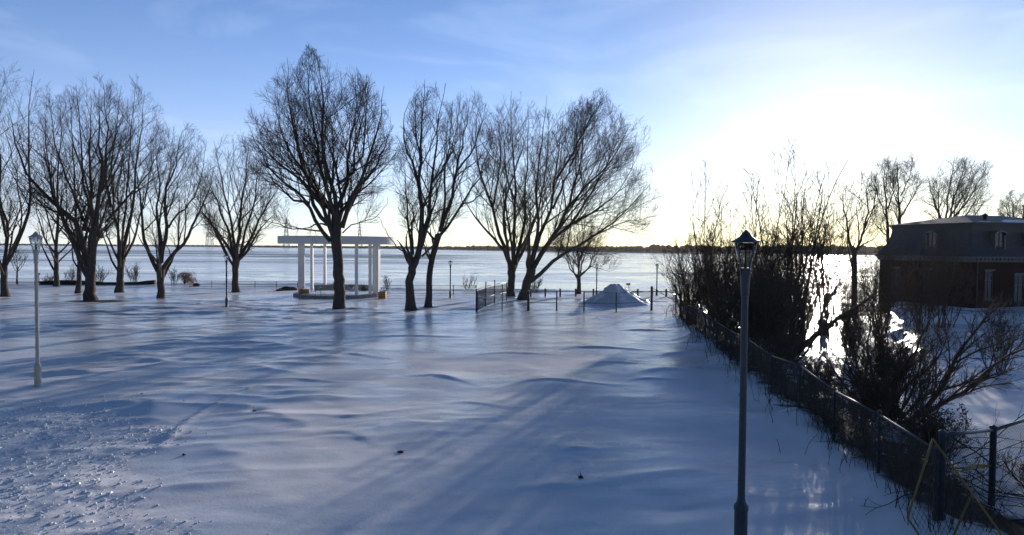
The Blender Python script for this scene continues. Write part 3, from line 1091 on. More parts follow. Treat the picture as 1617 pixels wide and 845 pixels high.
make_tree('maple_tree', 'symmetrical vase-shaped tree between the small lamp post and the pavilion', GT, (372, 460),
          [(372, 460, 12), (372, 430, 10.5), (373, 408, 14)],
          [([(370, 410), (365, 392), (359, 361), (347, 334), (332, 300), (322, 270)], 6.5),
           ([(371, 405), (370, 368), (362, 328), (356, 294), (349, 250), (345, 225)], 6),
           ([(373, 405), (376, 365), (378, 325), (384, 269), (386, 218)], 7),
           ([(376, 408), (384, 395), (396, 368), (411, 334), (430, 300), (440, 275)], 7),
           ([(380, 398), (390, 360), (402, 328), (408, 281), (410, 235)], 5),
           ([(364, 380), (340, 366), (325, 360), (312, 352)], 2)],
          (312, 446, 210, 402), 17, flare=1.5)
# the large hero tree
make_tree('maple_tree', 'largest dark tree standing in front of the white pavilion', GT, (536, 489),
          [(536, 489, 21), (535, 450, 19.5), (533, 410, 17.5), (531, 380, 19), (531, 350, 17), (530, 328, 13)],
          [([(522, 381), (498, 352), (488, 320), (474, 304), (449, 287), (423, 259), (402, 205)], 8),
           ([(521, 356), (502, 340), (493, 319), (480, 274), (457, 247), (432, 190), (425, 150)], 8.5),
           ([(520, 357), (506, 353), (487, 357), (474, 361), (447, 357)], 4),
           ([(506, 365), (487, 363), (466, 361), (440, 350), (425, 330)], 3),
           ([(524, 333), (516, 329), (499, 302), (483, 276), (466, 220), (452, 140)], 8),
           ([(525, 330), (516, 293), (508, 263), (506, 240), (498, 170), (492, 108)], 8),
           ([(531, 328), (529, 293), (521, 270), (516, 240), (520, 160), (514, 92)], 8.5),
           ([(533, 328), (542, 302), (545, 283), (540, 259), (539, 230), (546, 165), (542, 98)], 7.5),
           ([(540, 360), (550, 327), (567, 295), (578, 264), (586, 240), (600, 185), (606, 135)], 9),
           ([(532, 292), (546, 280), (553, 274), (552, 251), (562, 185), (572, 120)], 6),
           ([(541, 368), (557, 354), (584, 350), (608, 338), (620, 315)], 2.6),
           ([(567, 295), (590, 270), (606, 240), (618, 200)], 5),
           ([(555, 262), (572, 255), (580, 235), (585, 180), (590, 130)], 4.5),
           ([(488, 320), (460, 315), (430, 290), (405, 262), (396, 230)], 5),
           ([(480, 274), (475, 230), (470, 170), (478, 112)], 5)],
          (384, 634, 94, 384), 18, dens=1.12, extra=7, flare=1.25)
make_tree('maple_tree', 'upright tree with knobby trunk, nearer one of the crossing pair beside the pavilion', GT, (649, 489),
          [(649, 489, 17), (646, 445, 14), (651, 425, 14), (656, 408, 16)],
          [([(651, 405), (640, 398), (628, 388), (613, 363), (606, 345)], 3),
           ([(652, 402), (650, 363), (655, 340), (655, 326), (645, 315), (635, 308)], 5.5),
           ([(659, 408), (668, 363), (664, 302), (665, 240), (669, 180), (672, 128)], 11),
           ([(665, 390), (678, 342), (681, 302), (681, 271), (688, 240), (692, 180), (702, 128)], 8),
           ([(666, 405), (684, 388), (693, 362), (700, 345)], 4),
           ([(663, 295), (650, 255), (638, 235), (630, 190), (642, 145)], 5),
           ([(665, 260), (655, 210), (652, 150)], 4),
           ([(681, 290), (705, 260), (720, 220), (728, 180)], 4)],
          (618, 742, 126, 396), 19, dens=0.95)
make_tree('maple_tree', 'slanting tree leaning right, rear one of the crossing pair beside the pavilion', GT, (676, 485),
          [(676, 485, 11.5), (679, 425, 10.5), (686, 395, 10), (692, 372, 12)],
          [([(695, 366), (702, 342), (712, 314), (721, 271), (727, 250), (737, 200), (742, 155)], 8),
           ([(695, 372), (715, 348), (727, 323), (755, 283), (772, 235), (780, 190)], 5),
           ([(694, 366), (704, 320), (703, 270), (712, 210), (716, 160)], 5.5),
           ([(727, 323), (748, 318), (765, 300), (782, 270)], 3),
           ([(721, 271), (745, 240), (760, 200), (768, 165)], 4)],
          (672, 796, 146, 380), 20, dens=0.9)
make_tree('willow_tree', 'spreading many-stemmed willow behind the gate, the leftward half of the big clump', GT, (806, 467),
          [(806, 467, 13), (808, 440, 13), (808, 420, 16)],
          [([(806, 422), (798, 400), (782, 379), (757, 351), (737, 322), (726, 300)], 7),
           ([(806, 418), (800, 395), (788, 373), (778, 328), (765, 297), (754, 257), (750, 200), (757, 158)], 7.5),
           ([(811, 418), (812, 354), (814, 297), (811, 254), (806, 190), (812, 155)], 7),
           ([(814, 415), (820, 390), (831, 348), (828, 297), (834, 257), (836, 170)], 7),
           ([(778, 328), (786, 290), (790, 240), (785, 175)], 4),
           ([(814, 320), (800, 280), (795, 220), (790, 170)], 4),
           ([(818, 400), (835, 370), (850, 330), (862, 270), (868, 190)], 5)],
          (732, 900, 150, 395), 21, dens=1.2, extra=5)
make_tree('willow_tree', 'leaning willow with long boughs reaching right over the snow heap', GT, (826, 473),
          [(826, 473, 17), (831, 450, 16), (839, 425, 17)],
          [([(842, 424), (856, 399), (879, 368), (893, 334), (905, 297), (916, 254), (926, 175)], 9),
           ([(839, 420), (853, 365), (873, 328), (879, 283), (892, 170)], 8),
           ([(838, 420), (851, 354), (845, 311), (851, 257), (862, 156)], 7.5),
           ([(838, 445), (850, 436), (873, 413), (905, 393), (941, 371), (976, 345), (1004, 317), (1030, 288)], 8),
           ([(860, 395), (873, 376), (902, 354), (936, 337), (967, 314), (985, 296), (1012, 245)], 6.5),
           ([(893, 334), (919, 300), (947, 274), (964, 250), (985, 208)], 5),
           ([(879, 283), (905, 240), (925, 200), (945, 165)], 5),
           ([(902, 354), (930, 310), (960, 260), (975, 200)], 4.5),
           ([(941, 371), (985, 350), (1020, 345), (1036, 340)], 2.6),
           ([(873, 330), (890, 290), (912, 235), (915, 165)], 4.5)],
          (820, 1042, 152, 430), 22, dens=1.35, extra=5)
make_tree('apple_tree', 'small round-headed tree just left of the snow heap', GT, (914, 464),
          [(914, 464, 8.5), (914, 445, 7), (914, 434, 7.5)],
          [([(912, 436), (900, 425), (896, 410), (890, 385)], 3),
           ([(914, 434), (913, 405), (910, 375), (912, 350)], 4),
           ([(916, 436), (928, 425), (936, 405), (940, 380)], 3.5),
           ([(918, 432), (934, 420), (945, 424), (960, 428)], 2.2),
           ([(913, 410), (930, 385), (935, 360)], 2.5),
           ([(912, 420), (895, 395), (880, 380)], 2.2)],
          (864, 988, 342, 436), 23, dens=0.8, extra=4, fine=0.010, flare=1.2)
make_tree('sapling_tree', 'little bare sapling at the river edge beyond the cut-off tree', GT, (27, 449),
          [(27, 449, 3.0), (27, 430, 2.4), (28, 424, 2.4)],
          [([(28, 425), (38, 412), (46, 400)], 1.4), ([(27, 426), (20, 412), (15, 402)], 1.4), ([(28, 424), (29, 408), (30, 395)], 1.5)],
          (10, 50, 388, 430), 24, dens=0.7, extra=2, fine=0.012, m=(6, 5, 4, 0), levels=3)
# right-hand side, beyond the hedge
make_tree('willow_tree', 'broken-topped forked tree between the sun glitter and the brick house', 'bare trees around the brick house', (1349, 470),
          [(1349, 470, 10), (1349, 440, 9), (1349, 396, 9)],
          [([(1347, 398), (1340, 378), (1340, 356), (1332, 322), (1333, 304)], 6),
           ([(1351, 398), (1364, 363), (1379, 325), (1397, 315)], 5),
           ([(1352, 396), (1370, 384), (1391, 375), (1402, 364)], 3.5),
           ([(1356, 385), (1353, 348), (1345, 330), (1350, 300)], 3),
           ([(1364, 363), (1368, 330), (1362, 290), (1366, 270)], 3.5),
           ([(1379, 330), (1386, 300), (1384, 275)], 2.5)],
          (1322, 1405, 268, 398), 25, dens=.9, extra=2, Y=60, m=(9, 6, 4, 2), fine=.010)
make_tree('poplar_tree', 'slender bare tree behind the roof end, nearer the glitter of two', 'bare trees around the brick house', (1403, 470),
          [(1403, 470, 7), (1403, 420, 6), (1402, 362, 5.5)],
          [([(1402, 364), (1399, 309), (1394, 252)], 4.5), ([(1402, 350), (1388, 320), (1380, 285), (1382, 262)], 2.6),
           ([(1402, 330), (1412, 300), (1408, 262)], 2.6)],
          (1372, 1420, 244, 370), 26, dens=1, extra=3, Y=82, m=(11, 7, 4, 2), fine=.011)
make_tree('poplar_tree', 'slender bare tree behind the roof end, farther from the glitter of two', 'bare trees around the brick house', (1421, 470),
          [(1421, 470, 7), (1421, 420, 6), (1421, 355, 5.5)],
          [([(1421, 357), (1422, 298), (1421, 246)], 4.5), ([(1421, 345), (1440, 310), (1452, 285)], 3),
           ([(1421, 330), (1408, 295), (1405, 262)], 2.5), ([(1422, 310), (1436, 280), (1440, 258)], 2.4)],
          (1398, 1462, 242, 372), 27, dens=1, extra=3, Y=84, m=(11, 7, 4, 2), fine=.011)
make_tree('ash_tree', 'fan-shaped bare tree rising behind the middle of the brick house roof', 'bare trees around the brick house', (1494, 470),
          [(1494, 470, 9), (1494, 400, 8), (1494, 360, 9)],
          [([(1493, 362), (1490, 310), (1492, 250)], 4), ([(1494, 360), (1502, 310), (1512, 250)], 4),
           ([(1495, 360), (1520, 320), (1545, 265)], 4), ([(1492, 360), (1478, 320), (1468, 265)], 4),
           ([(1496, 362), (1535, 335), (1562, 285)], 3.5), ([(1495, 350), (1525, 300), (1530, 262)], 3)],
          (1460, 1572, 244, 385), 28, dens=1, extra=5, Y=86, m=(12, 8, 4, 2), fine=.011)
make_tree('ash_tree', 'low bare tree behind the chimney at the picture edge', 'bare trees around the brick house', (1604, 470),
          [(1604, 470, 8), (1604, 400, 7), (1604, 365, 7)],
          [([(1603, 366), (1596, 330), (1588, 305)], 3), ([(1604, 366), (1606, 330), (1608, 298)], 3.5),
           ([(1605, 366), (1620, 335), (1634, 305)], 3.5), ([(1604, 360), (1590, 340), (1580, 322)], 2.5)],
          (1578, 1650, 296, 385), 29, dens=1, extra=4, Y=92, m=(10, 7, 4, 2), fine=.011)


def make_shrub(name, label, group, pos, H, W_, n, seed, m=(9, 7, 4), bark='shrub_bark', twigm='shrub_bark', r0=0.03, fine=0.008,
               lean=(0, 0), amin=0.05, amax=0.75, cat='shrub', up=0.04, custom=None, wander=0.10, ydep=0.8, squash=1.0):
    rng = np.random.default_rng(seed)
    pos = Vector(pos); pos.z = gz1(pos.x, pos.y) - 0.05
    if pos.z < LAKE_Z:
        pos.z = LAKE_Z - 0.03
    root = empty(name, pos)
    tag(root, label, cat, group)
    env = (lean[0] * .5, lean[1] * .5, H * 0.5, W_ / 2, W_ / 2 * ydep, H * 0.5, H * 0.52)
    az = np.arange(n) * 2.399 + rng.normal(0, .4, n)
    a = rng.uniform(amin, amax, n)
    D = np.stack([np.sin(a) * np.cos(az), np.sin(a) * np.sin(az) * ydep, np.cos(a)], -1)
    D[:, 0] += lean[0] / H; D[:, 1] += lean[1] / H
    D /= np.linalg.norm(D, axis=1, keepdims=True)
    P0 = np.stack([rng.normal(0, W_ * 0.06, n), rng.normal(0, W_ * 0.06, n), np.full(n, -0.02)], -1)
    L = envelope_exit(P0 + np.array([0, 0, H * .1]), D, np.full(n, H * 1.1), env)[0] * rng.uniform(0.6, 1.05, n)
    LP, LR = grow(P0, D, L, r0 * rng.uniform(0.5, 1.3, n), 10, rng, wander, up, tip=0.25)
    if custom:
        CP, CR = [], []
        for pts, w0 in custom:
            q = resample(np.array([np.array(p_) - np.array(pos) for p_ in pts]), 10)
            q[1:-1] += rng.normal(0, 0.02, (8, 3))
            CP.append(q); CR.append(np.linspace(w0, max(w0 * .2, fine), 10))
        LP = np.concatenate([LP, np.array(CP)]); LR = np.concatenate([LR, np.array(CR)])
    sb = MB(); sb.tubes(LP, LR, 6)
    sb.build('stems', bark, root, smooth_=True)
    cb = MB()
    p, D, L, r_ = spawn(LP, LR, m[0], rng, 0.15, 0.98, 0.3, 0.8, 0.42, 0.6, 0.2, env if not custom else None, 0.25)
    P2, R2 = grow(p, D, L, np.clip(r_, fine * 1.2, 0.03), 6, rng, 0.12, 0.04, tip=0.4)
    cb.tubes(P2, R2, 4)
    p, D, L, r_ = spawn(P2, R2, m[1], rng, 0.12, 0.98, 0.3, 0.9, 0.5, 0.7, 0.15, None, 0.18)
    P3, R3 = grow(p, D, L, np.clip(r_, fine, 0.015), 4, rng, 0.12, 0.05, tip=0.55)
    cb.tubes(P3, R3, 3)
    if m[2]:
        p, D, L, r_ = spawn(P3, R3, m[2], rng, 0.1, 0.95, 0.3, 0.9, 0.55, 0.8, 0.1, None, 0.12)
        P4, R4 = grow(p, D, L, np.clip(r_, fine * .8, 0.01), 3, rng, 0.12, 0.04, tip=0.7)
        cb.tubes(P4, R4, 3)
    cb.build('twigs', twigm, root, smooth_=True)
    return root


GH = 'bushes in the thicket behind the fence'


def shrub_at(px, base_py, Y, top_py, width_px, **k):
    p = at(px, base_py, Y)
    mpp = Y / F_PX
    H = at(px, top_py, Y).z - max(gz1(p.x, p.y), LAKE_Z)
    return dict(pos=(p.x, p.y, 0), H=H, W_=width_px * mpp, **k)


hedge = [
    # px, Y, top, width, stems, label, sparse
    (1092, 41, 352, 115, 28, 'rounded leftmost bush of the dark thicket, overhanging the fence corner post', 0),
    (1128, 40, 290, 100, 18, 'tall spiky bush standing above the left part of the dark thicket', 1),
    (1150, 36, 330, 150, 34, 'dense bush directly left of the tall dark lamp post head', 0),
    (1205, 37, 318, 160, 34, 'dense bush directly behind the tall dark lamp post', 0),
    (1226, 38, 262, 130, 20, 'tallest sparse-topped bush to the right of the dark lamp post', 1),
    (1262, 39, 282, 140, 22, 'bush with long wands against the glare, left of the sun glitter', 1),
    (1306, 43, 318, 100, 14, 'airy brown bush standing in front of the glitter, left of the forked tree', 1),
    (1180, 30, 400, 170, 32, 'low tangled bush along the wire fence in front of the thicket', 0),
    (1232, 28, 420, 150, 27, 'low tangled bush below the sun glitter beside the fence rail', 0),
]
for i, (px, Y, top, wd, ns, lab, sparse) in enumerate(hedge):
    k = shrub_at(px, 520, Y, top, wd)
    if sparse:
        k['H'] *= 1.25
        make_shrub('thicket_bush', lab, GH, n=ns, seed=100 + i, r0=0.055, fine=0.013, m=(9, 5, 3), amax=0.45, wander=0.07, bark='bark', twigm='twig', **k)
    else:
        make_shrub('thicket_bush', lab, GH, n=ns, seed=100 + i, r0=0.035, fine=0.009, m=(10, 7, 3), amax=0.8, **k)

for i, (Y, dx, hgt, wid, ns, lab) in enumerate((
        (25.0, 1.3, 1.9, 2.8, 22, 'low brown brush behind the wire fence directly below the leaning bough'),
        (20.5, 1.3, 1.7, 2.6, 22, 'low brown brush behind the wire fence between the glitter and the fanning shrub'),
        (17.0, 1.2, 1.5, 2.6, 22, 'low brown brush behind the wire fence just left of the fanning shrub'),
        (14.2, 1.5, 1.3, 2.6, 22, 'low brown brush behind the wire fence at the foot of the fanning shrub'),
        (12.4, 2.9, 1.15, 2.4, 18, 'low brown brush under the caution tape behind the yellow panel'),
        (13.4, 4.6, 1.2, 2.2, 16, 'low brown brush behind the short fence at the right edge'))):
    make_shrub('thicket_bush', lab, GH, (float(fence_x(Y)) + dx, Y, 0), hgt, wid, ns, 170 + i, r0=0.014, fine=0.005, m=(9, 6, 2), amax=0.85)

# leaning bough across the glitter
p0 = on_ground(1250, 562)
make_shrub('leaning_willow', 'thick bough slanting right across the sun glitter on the ice', GH, p0, 3.6, 6.0, 8, 130, m=(9, 6, 3), r0=0.05, fine=0.009,
           custom=[([at(1250, 562, p0.y), at(1292, 526, p0.y), at(1323, 503, p0.y + .5), at(1353, 484, p0.y + 1), at(1385, 462, p0.y + 1)], 0.16),
                   ([at(1252, 560, p0.y), at(1264, 520, p0.y), at(1286, 480, p0.y - .6), at(1300, 440, p0.y - 1)], 0.07),
                   ([at(1250, 560, p0.y), at(1236, 510, p0.y), at(1225, 460, p0.y + .6), at(1222, 420, p0.y + 1)], 0.08),
                   ([at(1292, 526, p0.y), at(1300, 490, p0.y - .6), at(1322, 450, p0.y - 1)], 0.06)])
# fanning shrub in the near right
q0 = on_ground(1408, 668)
yy = q0.y
fan = [([(1415, 672), (1444, 664), (1489, 613), (1512, 557), (1546, 514), (1575, 485)], .085, .5),
       ([(1420, 672), (1455, 655), (1526, 616), (1577, 571), (1617, 549), (1650, 535)], .08, -.6),
       ([(1412, 660), (1421, 619), (1453, 593), (1489, 559), (1496, 530)], .055, .8),
       ([(1402, 662), (1399, 636), (1396, 574), (1387, 517), (1380, 480)], .07, .3),
       ([(1406, 660), (1416, 602), (1433, 571), (1458, 531), (1472, 500)], .06, -.5),
       ([(1416, 668), (1464, 622), (1515, 606), (1577, 590), (1602, 582)], .05, -1.0),
       ([(1400, 664), (1372, 620), (1352, 572), (1345, 530)], .06, .4),
       ([(1398, 664), (1350, 630), (1320, 590), (1300, 560)], .05, -.4),
       ([(1404, 662), (1380, 610), (1370, 550), (1374, 500)], .055, -.8),
       ([(1410, 664), (1440, 620), (1455, 570), (1452, 520)], .045, 1.0)]
make_shrub('fanning_shrub', 'near sprawling shrub with long arching boughs fanning right toward the house', GH, q0, 3.2, 5.2, 26, 140, m=(10, 7, 3), r0=0.028, fine=0.006,
           custom=[([np.array(at(a, b_, yy + d * (j / 4))) for j, (a, b_) in enumerate(pts)], w_) for pts, w_, d in fan], amax=0.7)
k = shrub_at(1345, 560, 30, 470, 90)
make_shrub('thicket_bush', 'upright wand bush right of the glitter, in front of the forked tree', GH, n=24, seed=150, r0=0.02, fine=0.008, m=(9, 6, 3), amax=0.4, **k)
k = shrub_at(1392, 520, 40, 345, 130)
make_shrub('thicket_bush', 'dark bush covering the near foot of the brick house end wall', GH, n=26, seed=151, r0=0.03, fine=0.009, m=(10, 6, 3), amax=0.5, **k)
k = shrub_at(1340, 510, 44, 425, 70)
make_shrub('thicket_bush', 'low bush at the ice edge just right of the glitter column', GH, n=18, seed=152, r0=0.025, fine=0.009, m=(9, 6, 3), amax=0.5, **k)

k = shrub_at(1455, 520, 42, 375, 130)
make_shrub('thicket_bush', 'thin wand bush screening the near corner of the brick house', GH, n=20, seed=153, r0=0.03, fine=0.010, m=(9, 5, 3), amax=0.5, **k)

k = shrub_at(1490, 520, 44, 352, 110)
make_shrub('thicket_bush', 'tall thin wands rising across the middle of the brick house', GH, n=16, seed=154, r0=0.03, fine=0.010, m=(9, 5, 3), amax=0.4, **k)
k = shrub_at(1580, 560, 28, 455, 120)
make_shrub('thicket_bush', 'open twiggy bush in front of the brick house door', GH, n=16, seed=155, r0=0.02, fine=0.007, m=(9, 6, 2), amax=0.7, **k)

GS = 'small shrubs on the river bank'
for i, (px, base, top, wd, ns, lab, tm) in enumerate([
        (213, 448, 402, 34, 16, 'upright vase-like shrub behind the timber edging, right of the medium tree', 'twig'),
        (158, 449, 412, 40, 14, 'round twiggy shrub behind the thick low-forking tree', 'twig'),
        (112, 450, 412, 34, 12, 'twiggy shrub between the two slim trunks', 'twig'),
        (76, 450, 432, 40, 12, 'low wispy shrub by the bank right of the tall pale lamp', 'twig'),
        (273, 451, 418, 30, 10, 'sparse pale shrub just left of the rust-brown weeping bush', 'twig'),
        (742, 456, 425, 46, 9, 'sparse shrub at the bank left of the wire enclosure', 'twig'),
        (846, 463, 430, 34, 14, 'twiggy shrub between the leaning willow and the round-headed tree', 'twig'),
        (528, 460, 440, 14, 6, 'tiny shrub in front of the low wall behind the pavilion', 'twig'),
        (611, 458, 432, 16, 7, 'thin upright shrub right of the pavilion pillar', 'twig')]):
    g = on_ground(px, base)
    k = shrub_at(px, base, g.y, top, wd)
    make_shrub('bank_shrub', lab, GS, n=ns, seed=200 + i, r0=0.02, fine=0.010, m=(7, 5, 0), amax=0.6, twigm=tm, bark='twig', **k)
# rust-brown weeping bush
g = on_ground(291, 450)
mpp = g.y / F_PX
wb = MB(); ws = MB()
rng = np.random.default_rng(77)
n = 16
root = empty('weeping_bush', (g.x, g.y, gz1(g.x, g.y)))
tag(root, 'rust-brown weeping bush with drooping twigs at the river bank', 'shrub')
az = rng.uniform(0, 2 * PI, n)
D = np.stack([np.cos(az) * .5 + .35, np.sin(az) * .5, np.full(n, 1.0)], -1); D /= np.linalg.norm(D, axis=1, keepdims=True)
P, Rr = grow(np.zeros((n, 3)), D, np.full(n, 1.7) * rng.uniform(.7, 1.1, n), np.full(n, .03), 9, rng, .10, -.02, .3)
ws.tubes(P, Rr, 5)
ws.build('stems', 'twig', root, True)
p, D, L, r_ = spawn(P, Rr, 14, rng, .45, 1.0, .4, 1.0, .5, .6, 0.1, None, .6, taper=.2)
P2, R2 = grow(p, D, L, np.clip(r_, .009, .015), 8, rng, .08, -.28, .6)
wb.tubes(P2, R2, 3)
p, D, L, r_ = spawn(P2, R2, 4, rng, .2, .9, .3, .8, .5, .8, -.1, None, .3)
P3, R3 = grow(p, D, L, np.clip(r_, .008, .012), 5, rng, .08, -.25, .7)
wb.tubes(P3, R3, 3)
wb.build('drooping_twigs', 'red_twig', root, True)


# ------------------------------------------------------------------ weeds and leaf litter along the fence
def fence_weeds():
    rng = np.random.default_rng(300)
    n = 950
    Y = 10.5 + rng.random(n) ** 1.15 * 36
    X = fence_x(Y) + rng.normal(0.25, 0.42, n)
    Z = gz(X, Y) - 0.02
    a = rng.uniform(0, 0.5, n); az = rng.uniform(0, 2 * PI, n)
    D = np.stack([np.sin(a) * np.cos(az), np.sin(a) * np.sin(az), np.cos(a)], -1)
    L = rng.gamma(3.0, 0.27, n).clip(0.25, 2.1)
    P, Rr = grow(np.stack([X, Y, Z], -1), D, L, rng.uniform(.004, .010, n), 6, rng, .12, .0, .5)
    mb = MB(); mb.tubes(P, Rr, 4)
    p, D, L, r_ = spawn(P, Rr, 4, rng, .3, .95, .3, .9, .4, .7, .05, None, .12)
    P2, R2 = grow(p, D, L, np.clip(r_, .003, .006), 4, rng, .15, -.02, .6)
    mb.tubes(P2, R2, 3)
    tag(mb.build('dry_weeds', 'weed', smooth_=True), 'dark dry weeds and vines tangled along the wire fence', 'weeds', kind='stuff')
    # dark tangle of fallen stems and vines behind the fence
    n = 650
    Y = 11.0 + rng.random(n) ** 1.1 * 35
    X = fence_x(Y) + 0.5 + rng.random(n) * 1.8
    Z = gz(X, Y) + rng.random(n) ** 2 * 0.9
    az = rng.uniform(0, 2 * PI, n); el = rng.normal(0.15, .35, n)
    D = np.stack([np.cos(az) * np.cos(el), np.sin(az) * np.cos(el), np.sin(el)], -1)
    P, Rr = grow(np.stack([X, Y, Z], -1), D, rng.uniform(.5, 2.0, n), rng.uniform(.005, .016, n), 7, rng, .22, -.02, .5)
    mb = MB(); mb.tubes(P, Rr, 4)
    p, D, L, r_ = spawn(P, Rr, 5, rng, .1, .95, .3, 1.0, .4, .7, .05, None, .15)
    P2, R2 = grow(p, D, L, np.clip(r_, .004, .008), 4, rng, .15, .0, .6)
    mb.tubes(P2, R2, 3)
    tag(mb.build('bramble_undergrowth', 'weed', smooth_=True), 'dark tangled brambles between the wire fence and the thicket', 'brambles', kind='stuff')


fence_weeds()

# leafy dead bush by the near corner post
g = on_ground(1496, 745)
root = empty('dead_leaf_bush', (g.x, g.y + .6, gz1(g.x, g.y + .6)))
tag(root, 'small bush still holding dark dead leaves beside the fence corner post', 'shrub')
rng = np.random.default_rng(301)
n = 14
az = rng.uniform(0, 2 * PI, n); a = rng.uniform(.05, .6, n)
D = np.stack([np.sin(a) * np.cos(az), np.sin(a) * np.sin(az), np.cos(a)], -1)
P, Rr = grow(np.zeros((n, 3)), D, rng.uniform(.8, 1.5, n), np.full(n, .012), 8, rng, .1, .02, .3)
b = MB().tubes(P, Rr, 5)
p, D, L, r_ = spawn(P, Rr, 7, rng, .3, .98, .4, 1.0, .4, .7, .1, None, .15)
P2, R2 = grow(p, D, L, np.clip(r_, .003, .006), 5, rng, .15, 0, .5)
b.tubes(P2, R2, 3)
b.build('stems', 'weed', root, True)
lf = MB()
c = P2[:, 1:].reshape(-1, 3)
c = np.repeat(c, 3, 0) + rng.normal(0, .03, (len(c) * 3, 3))
for q in c:
    u = rng.normal(0, 1, 3); u /= np.linalg.norm(u)
    v = np.cross(u, rng.normal(0, 1, 3)); v /= np.linalg.norm(v)
    w_ = np.cross(u, v)
    s = rng.uniform(.02, .04)
    lf.add([q - u * s, q + v * s * .55 + w_ * s * .2, q + u * s, q - v * s * .55 + w_ * s * .2], [(0, 1, 2, 3)])
lf.build('leaves', 'dead_leaf', root)


# ------------------------------------------------------------------ LAMPS
def park_lamp(name, pos, H, paint, ground=True, detail=True):
    """pole with sleeve base, flared neck, wire-and-glass basket, conical hat"""
    root = empty(name, pos)
    S = H / 5.2
    z = lambda v: v * S
    pb = MB()
    pb.lathe([(.0, -.1), (.118, -.1), (.118, .02), (.102, .04), (.102, .60), (.112, .62), (.112, .68), (.075, .73), (.058, .80)], S=20)
    pb.build('base_sleeve', paint, root, True)
    pb = MB()
    pb.lathe([(.058, z(.74)), (.056, z(2.0)), (.052, z(4.22))], S=16)
    pb.build('pole', paint, root, True)
    nb = MB()
    nb.lathe([(.052, z(4.18)), (.066, z(4.19)), (.066, z(4.24)), (.062, z(4.26)), (.072, z(4.45)), (.082, z(4.60)), (.088, z(4.62)), (.07, z(4.635)), (0, z(4.635))], S=18)
    nb.build('neck', paint, root, True)
    lt = empty('lantern', (0, 0, 0)); lt.parent = root
    for k in range(4):
        a = k * PI / 2 + 0.35
        P = np.array([(r_ * math.cos(a), r_ * math.sin(a), z(q_)) for r_, q_ in ((.078, 4.52), (.092, 4.64), (.125, 4.78), (.165, 4.92), (.186, 5.06))])
        MB().tubes(P, np.full(5, .009), 6, cap=True).build('cage_rib', paint, lt, True)
    gb = MB()
    gb.lathe([(.02, z(4.64)), (.07, z(4.642)), (.105, z(4.76)), (.145, z(4.90)), (.168, z(5.05)), (.163, z(5.05)), (.140, z(4.90)), (.100, z(4.76)), (.066, z(4.65)), (.02, z(4.65))], S=20)
    gb.build('glass', 'lamp_glass', lt, True)
    bb = MB()
    bb.lathe([(0, z(4.63)), (.022, z(4.63)), (.022, z(4.72)), (.017, z(4.73)), (.017, z(4.90)), (.0, z(4.93))], S=12)
    bb.build('bulb', 'sunlit_lamp_paint', lt, True)
    hb = MB()
    hb.lathe([(.0, z(5.055)), (.205, z(5.055)), (.222, z(5.06)), (.224, z(5.073)), (.18, z(5.095)), (.155, z(5.115)), (.10, z(5.15)), (.075, z(5.18)), (.06, z(5.215)), (.035, z(5.23)), (.03, z(5.245)), (.018, z(5.26)), (.0, z(5.265))], S=24)
    hb.build('cap', paint, root, True)
    return root


GLm = 'park lamps in the snow field'
p = on_ground(60, 613); p.z = gz1(p.x, p.y)
H1 = at(57, 366, p.y).z - p.z
lamp1 = park_lamp('street_lamp', p, H1 / 1.01, 'sunlit_lamp_paint')
tag(lamp1, 'tall grey lamp post coloured sunlit beige, standing alone in the snow on the left', 'street lamp', GLm)
p = on_ground(1169, 868)
p.z = gz1(p.x, p.y)
H2 = at(1173, 364, p.y).z - p.z
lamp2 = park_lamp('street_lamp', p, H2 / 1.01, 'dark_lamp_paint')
tag(lamp2, 'nearest lamp post, dark grey, in front of the thicket', 'street lamp', GLm)
p = on_ground(358, 488)
H3 = at(358, 404, p.y).z
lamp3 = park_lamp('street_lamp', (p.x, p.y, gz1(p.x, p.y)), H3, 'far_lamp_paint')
tag(lamp3, 'small slim lamp post in front of the vase-shaped tree', 'street lamp', GLm)
for (px, base, top, lab) in ((711, 472, 413, 'slim distant lamp post right of the crossing pair of trees'),
                             (942, 468, 417, 'slim distant lamp post just left of the snow heap top'),
                             (1037, 466, 417, 'slim distant lamp post right of the snow heap')):
    p = on_ground(px, base)
    H = at(px, top, p.y).z
    c = copy_tree(lamp3)
    c.location = (p.x, p.y, gz1(p.x, p.y))
    c.scale = (1, 1, H / H3)
    tag(c, lab, 'street lamp', GLm)


# ------------------------------------------------------------------ FENCES
def wire_mesh(mb, A, B, h, pitch, r, z0=0.03):
    """diamond wire between base points A and B"""
    A = np.array(A, float); B = np.array(B, float)
    L = np.linalg.norm((B - A)[:2])
    def pt(s, z):
        q = A + (B - A) * (s / L)
        return (q[0], q[1], q[2] + z0 + z)
    k = -int(h / pitch) - 1
    segs = []
    while k * pitch < L:
        for sgn in (1, -1):
            s0 = k * pitch
            # line s = s0 + z (sgn 1)   or   s = s0 + h - z (sgn -1)
            lo, hi = max(0, -s0), min(h, L - s0)
            if hi - lo > 0.02:
                if sgn == 1:
                    segs.append((pt(s0 + lo, lo), pt(s0 + hi, hi)))
                else:
                    segs.append((pt(s0 + lo, h - lo), pt(s0 + hi, h - hi)))
        k += 1
    P = np.array(segs)
    mb.tubes(P, np.full(P.shape[:2], r), 3)


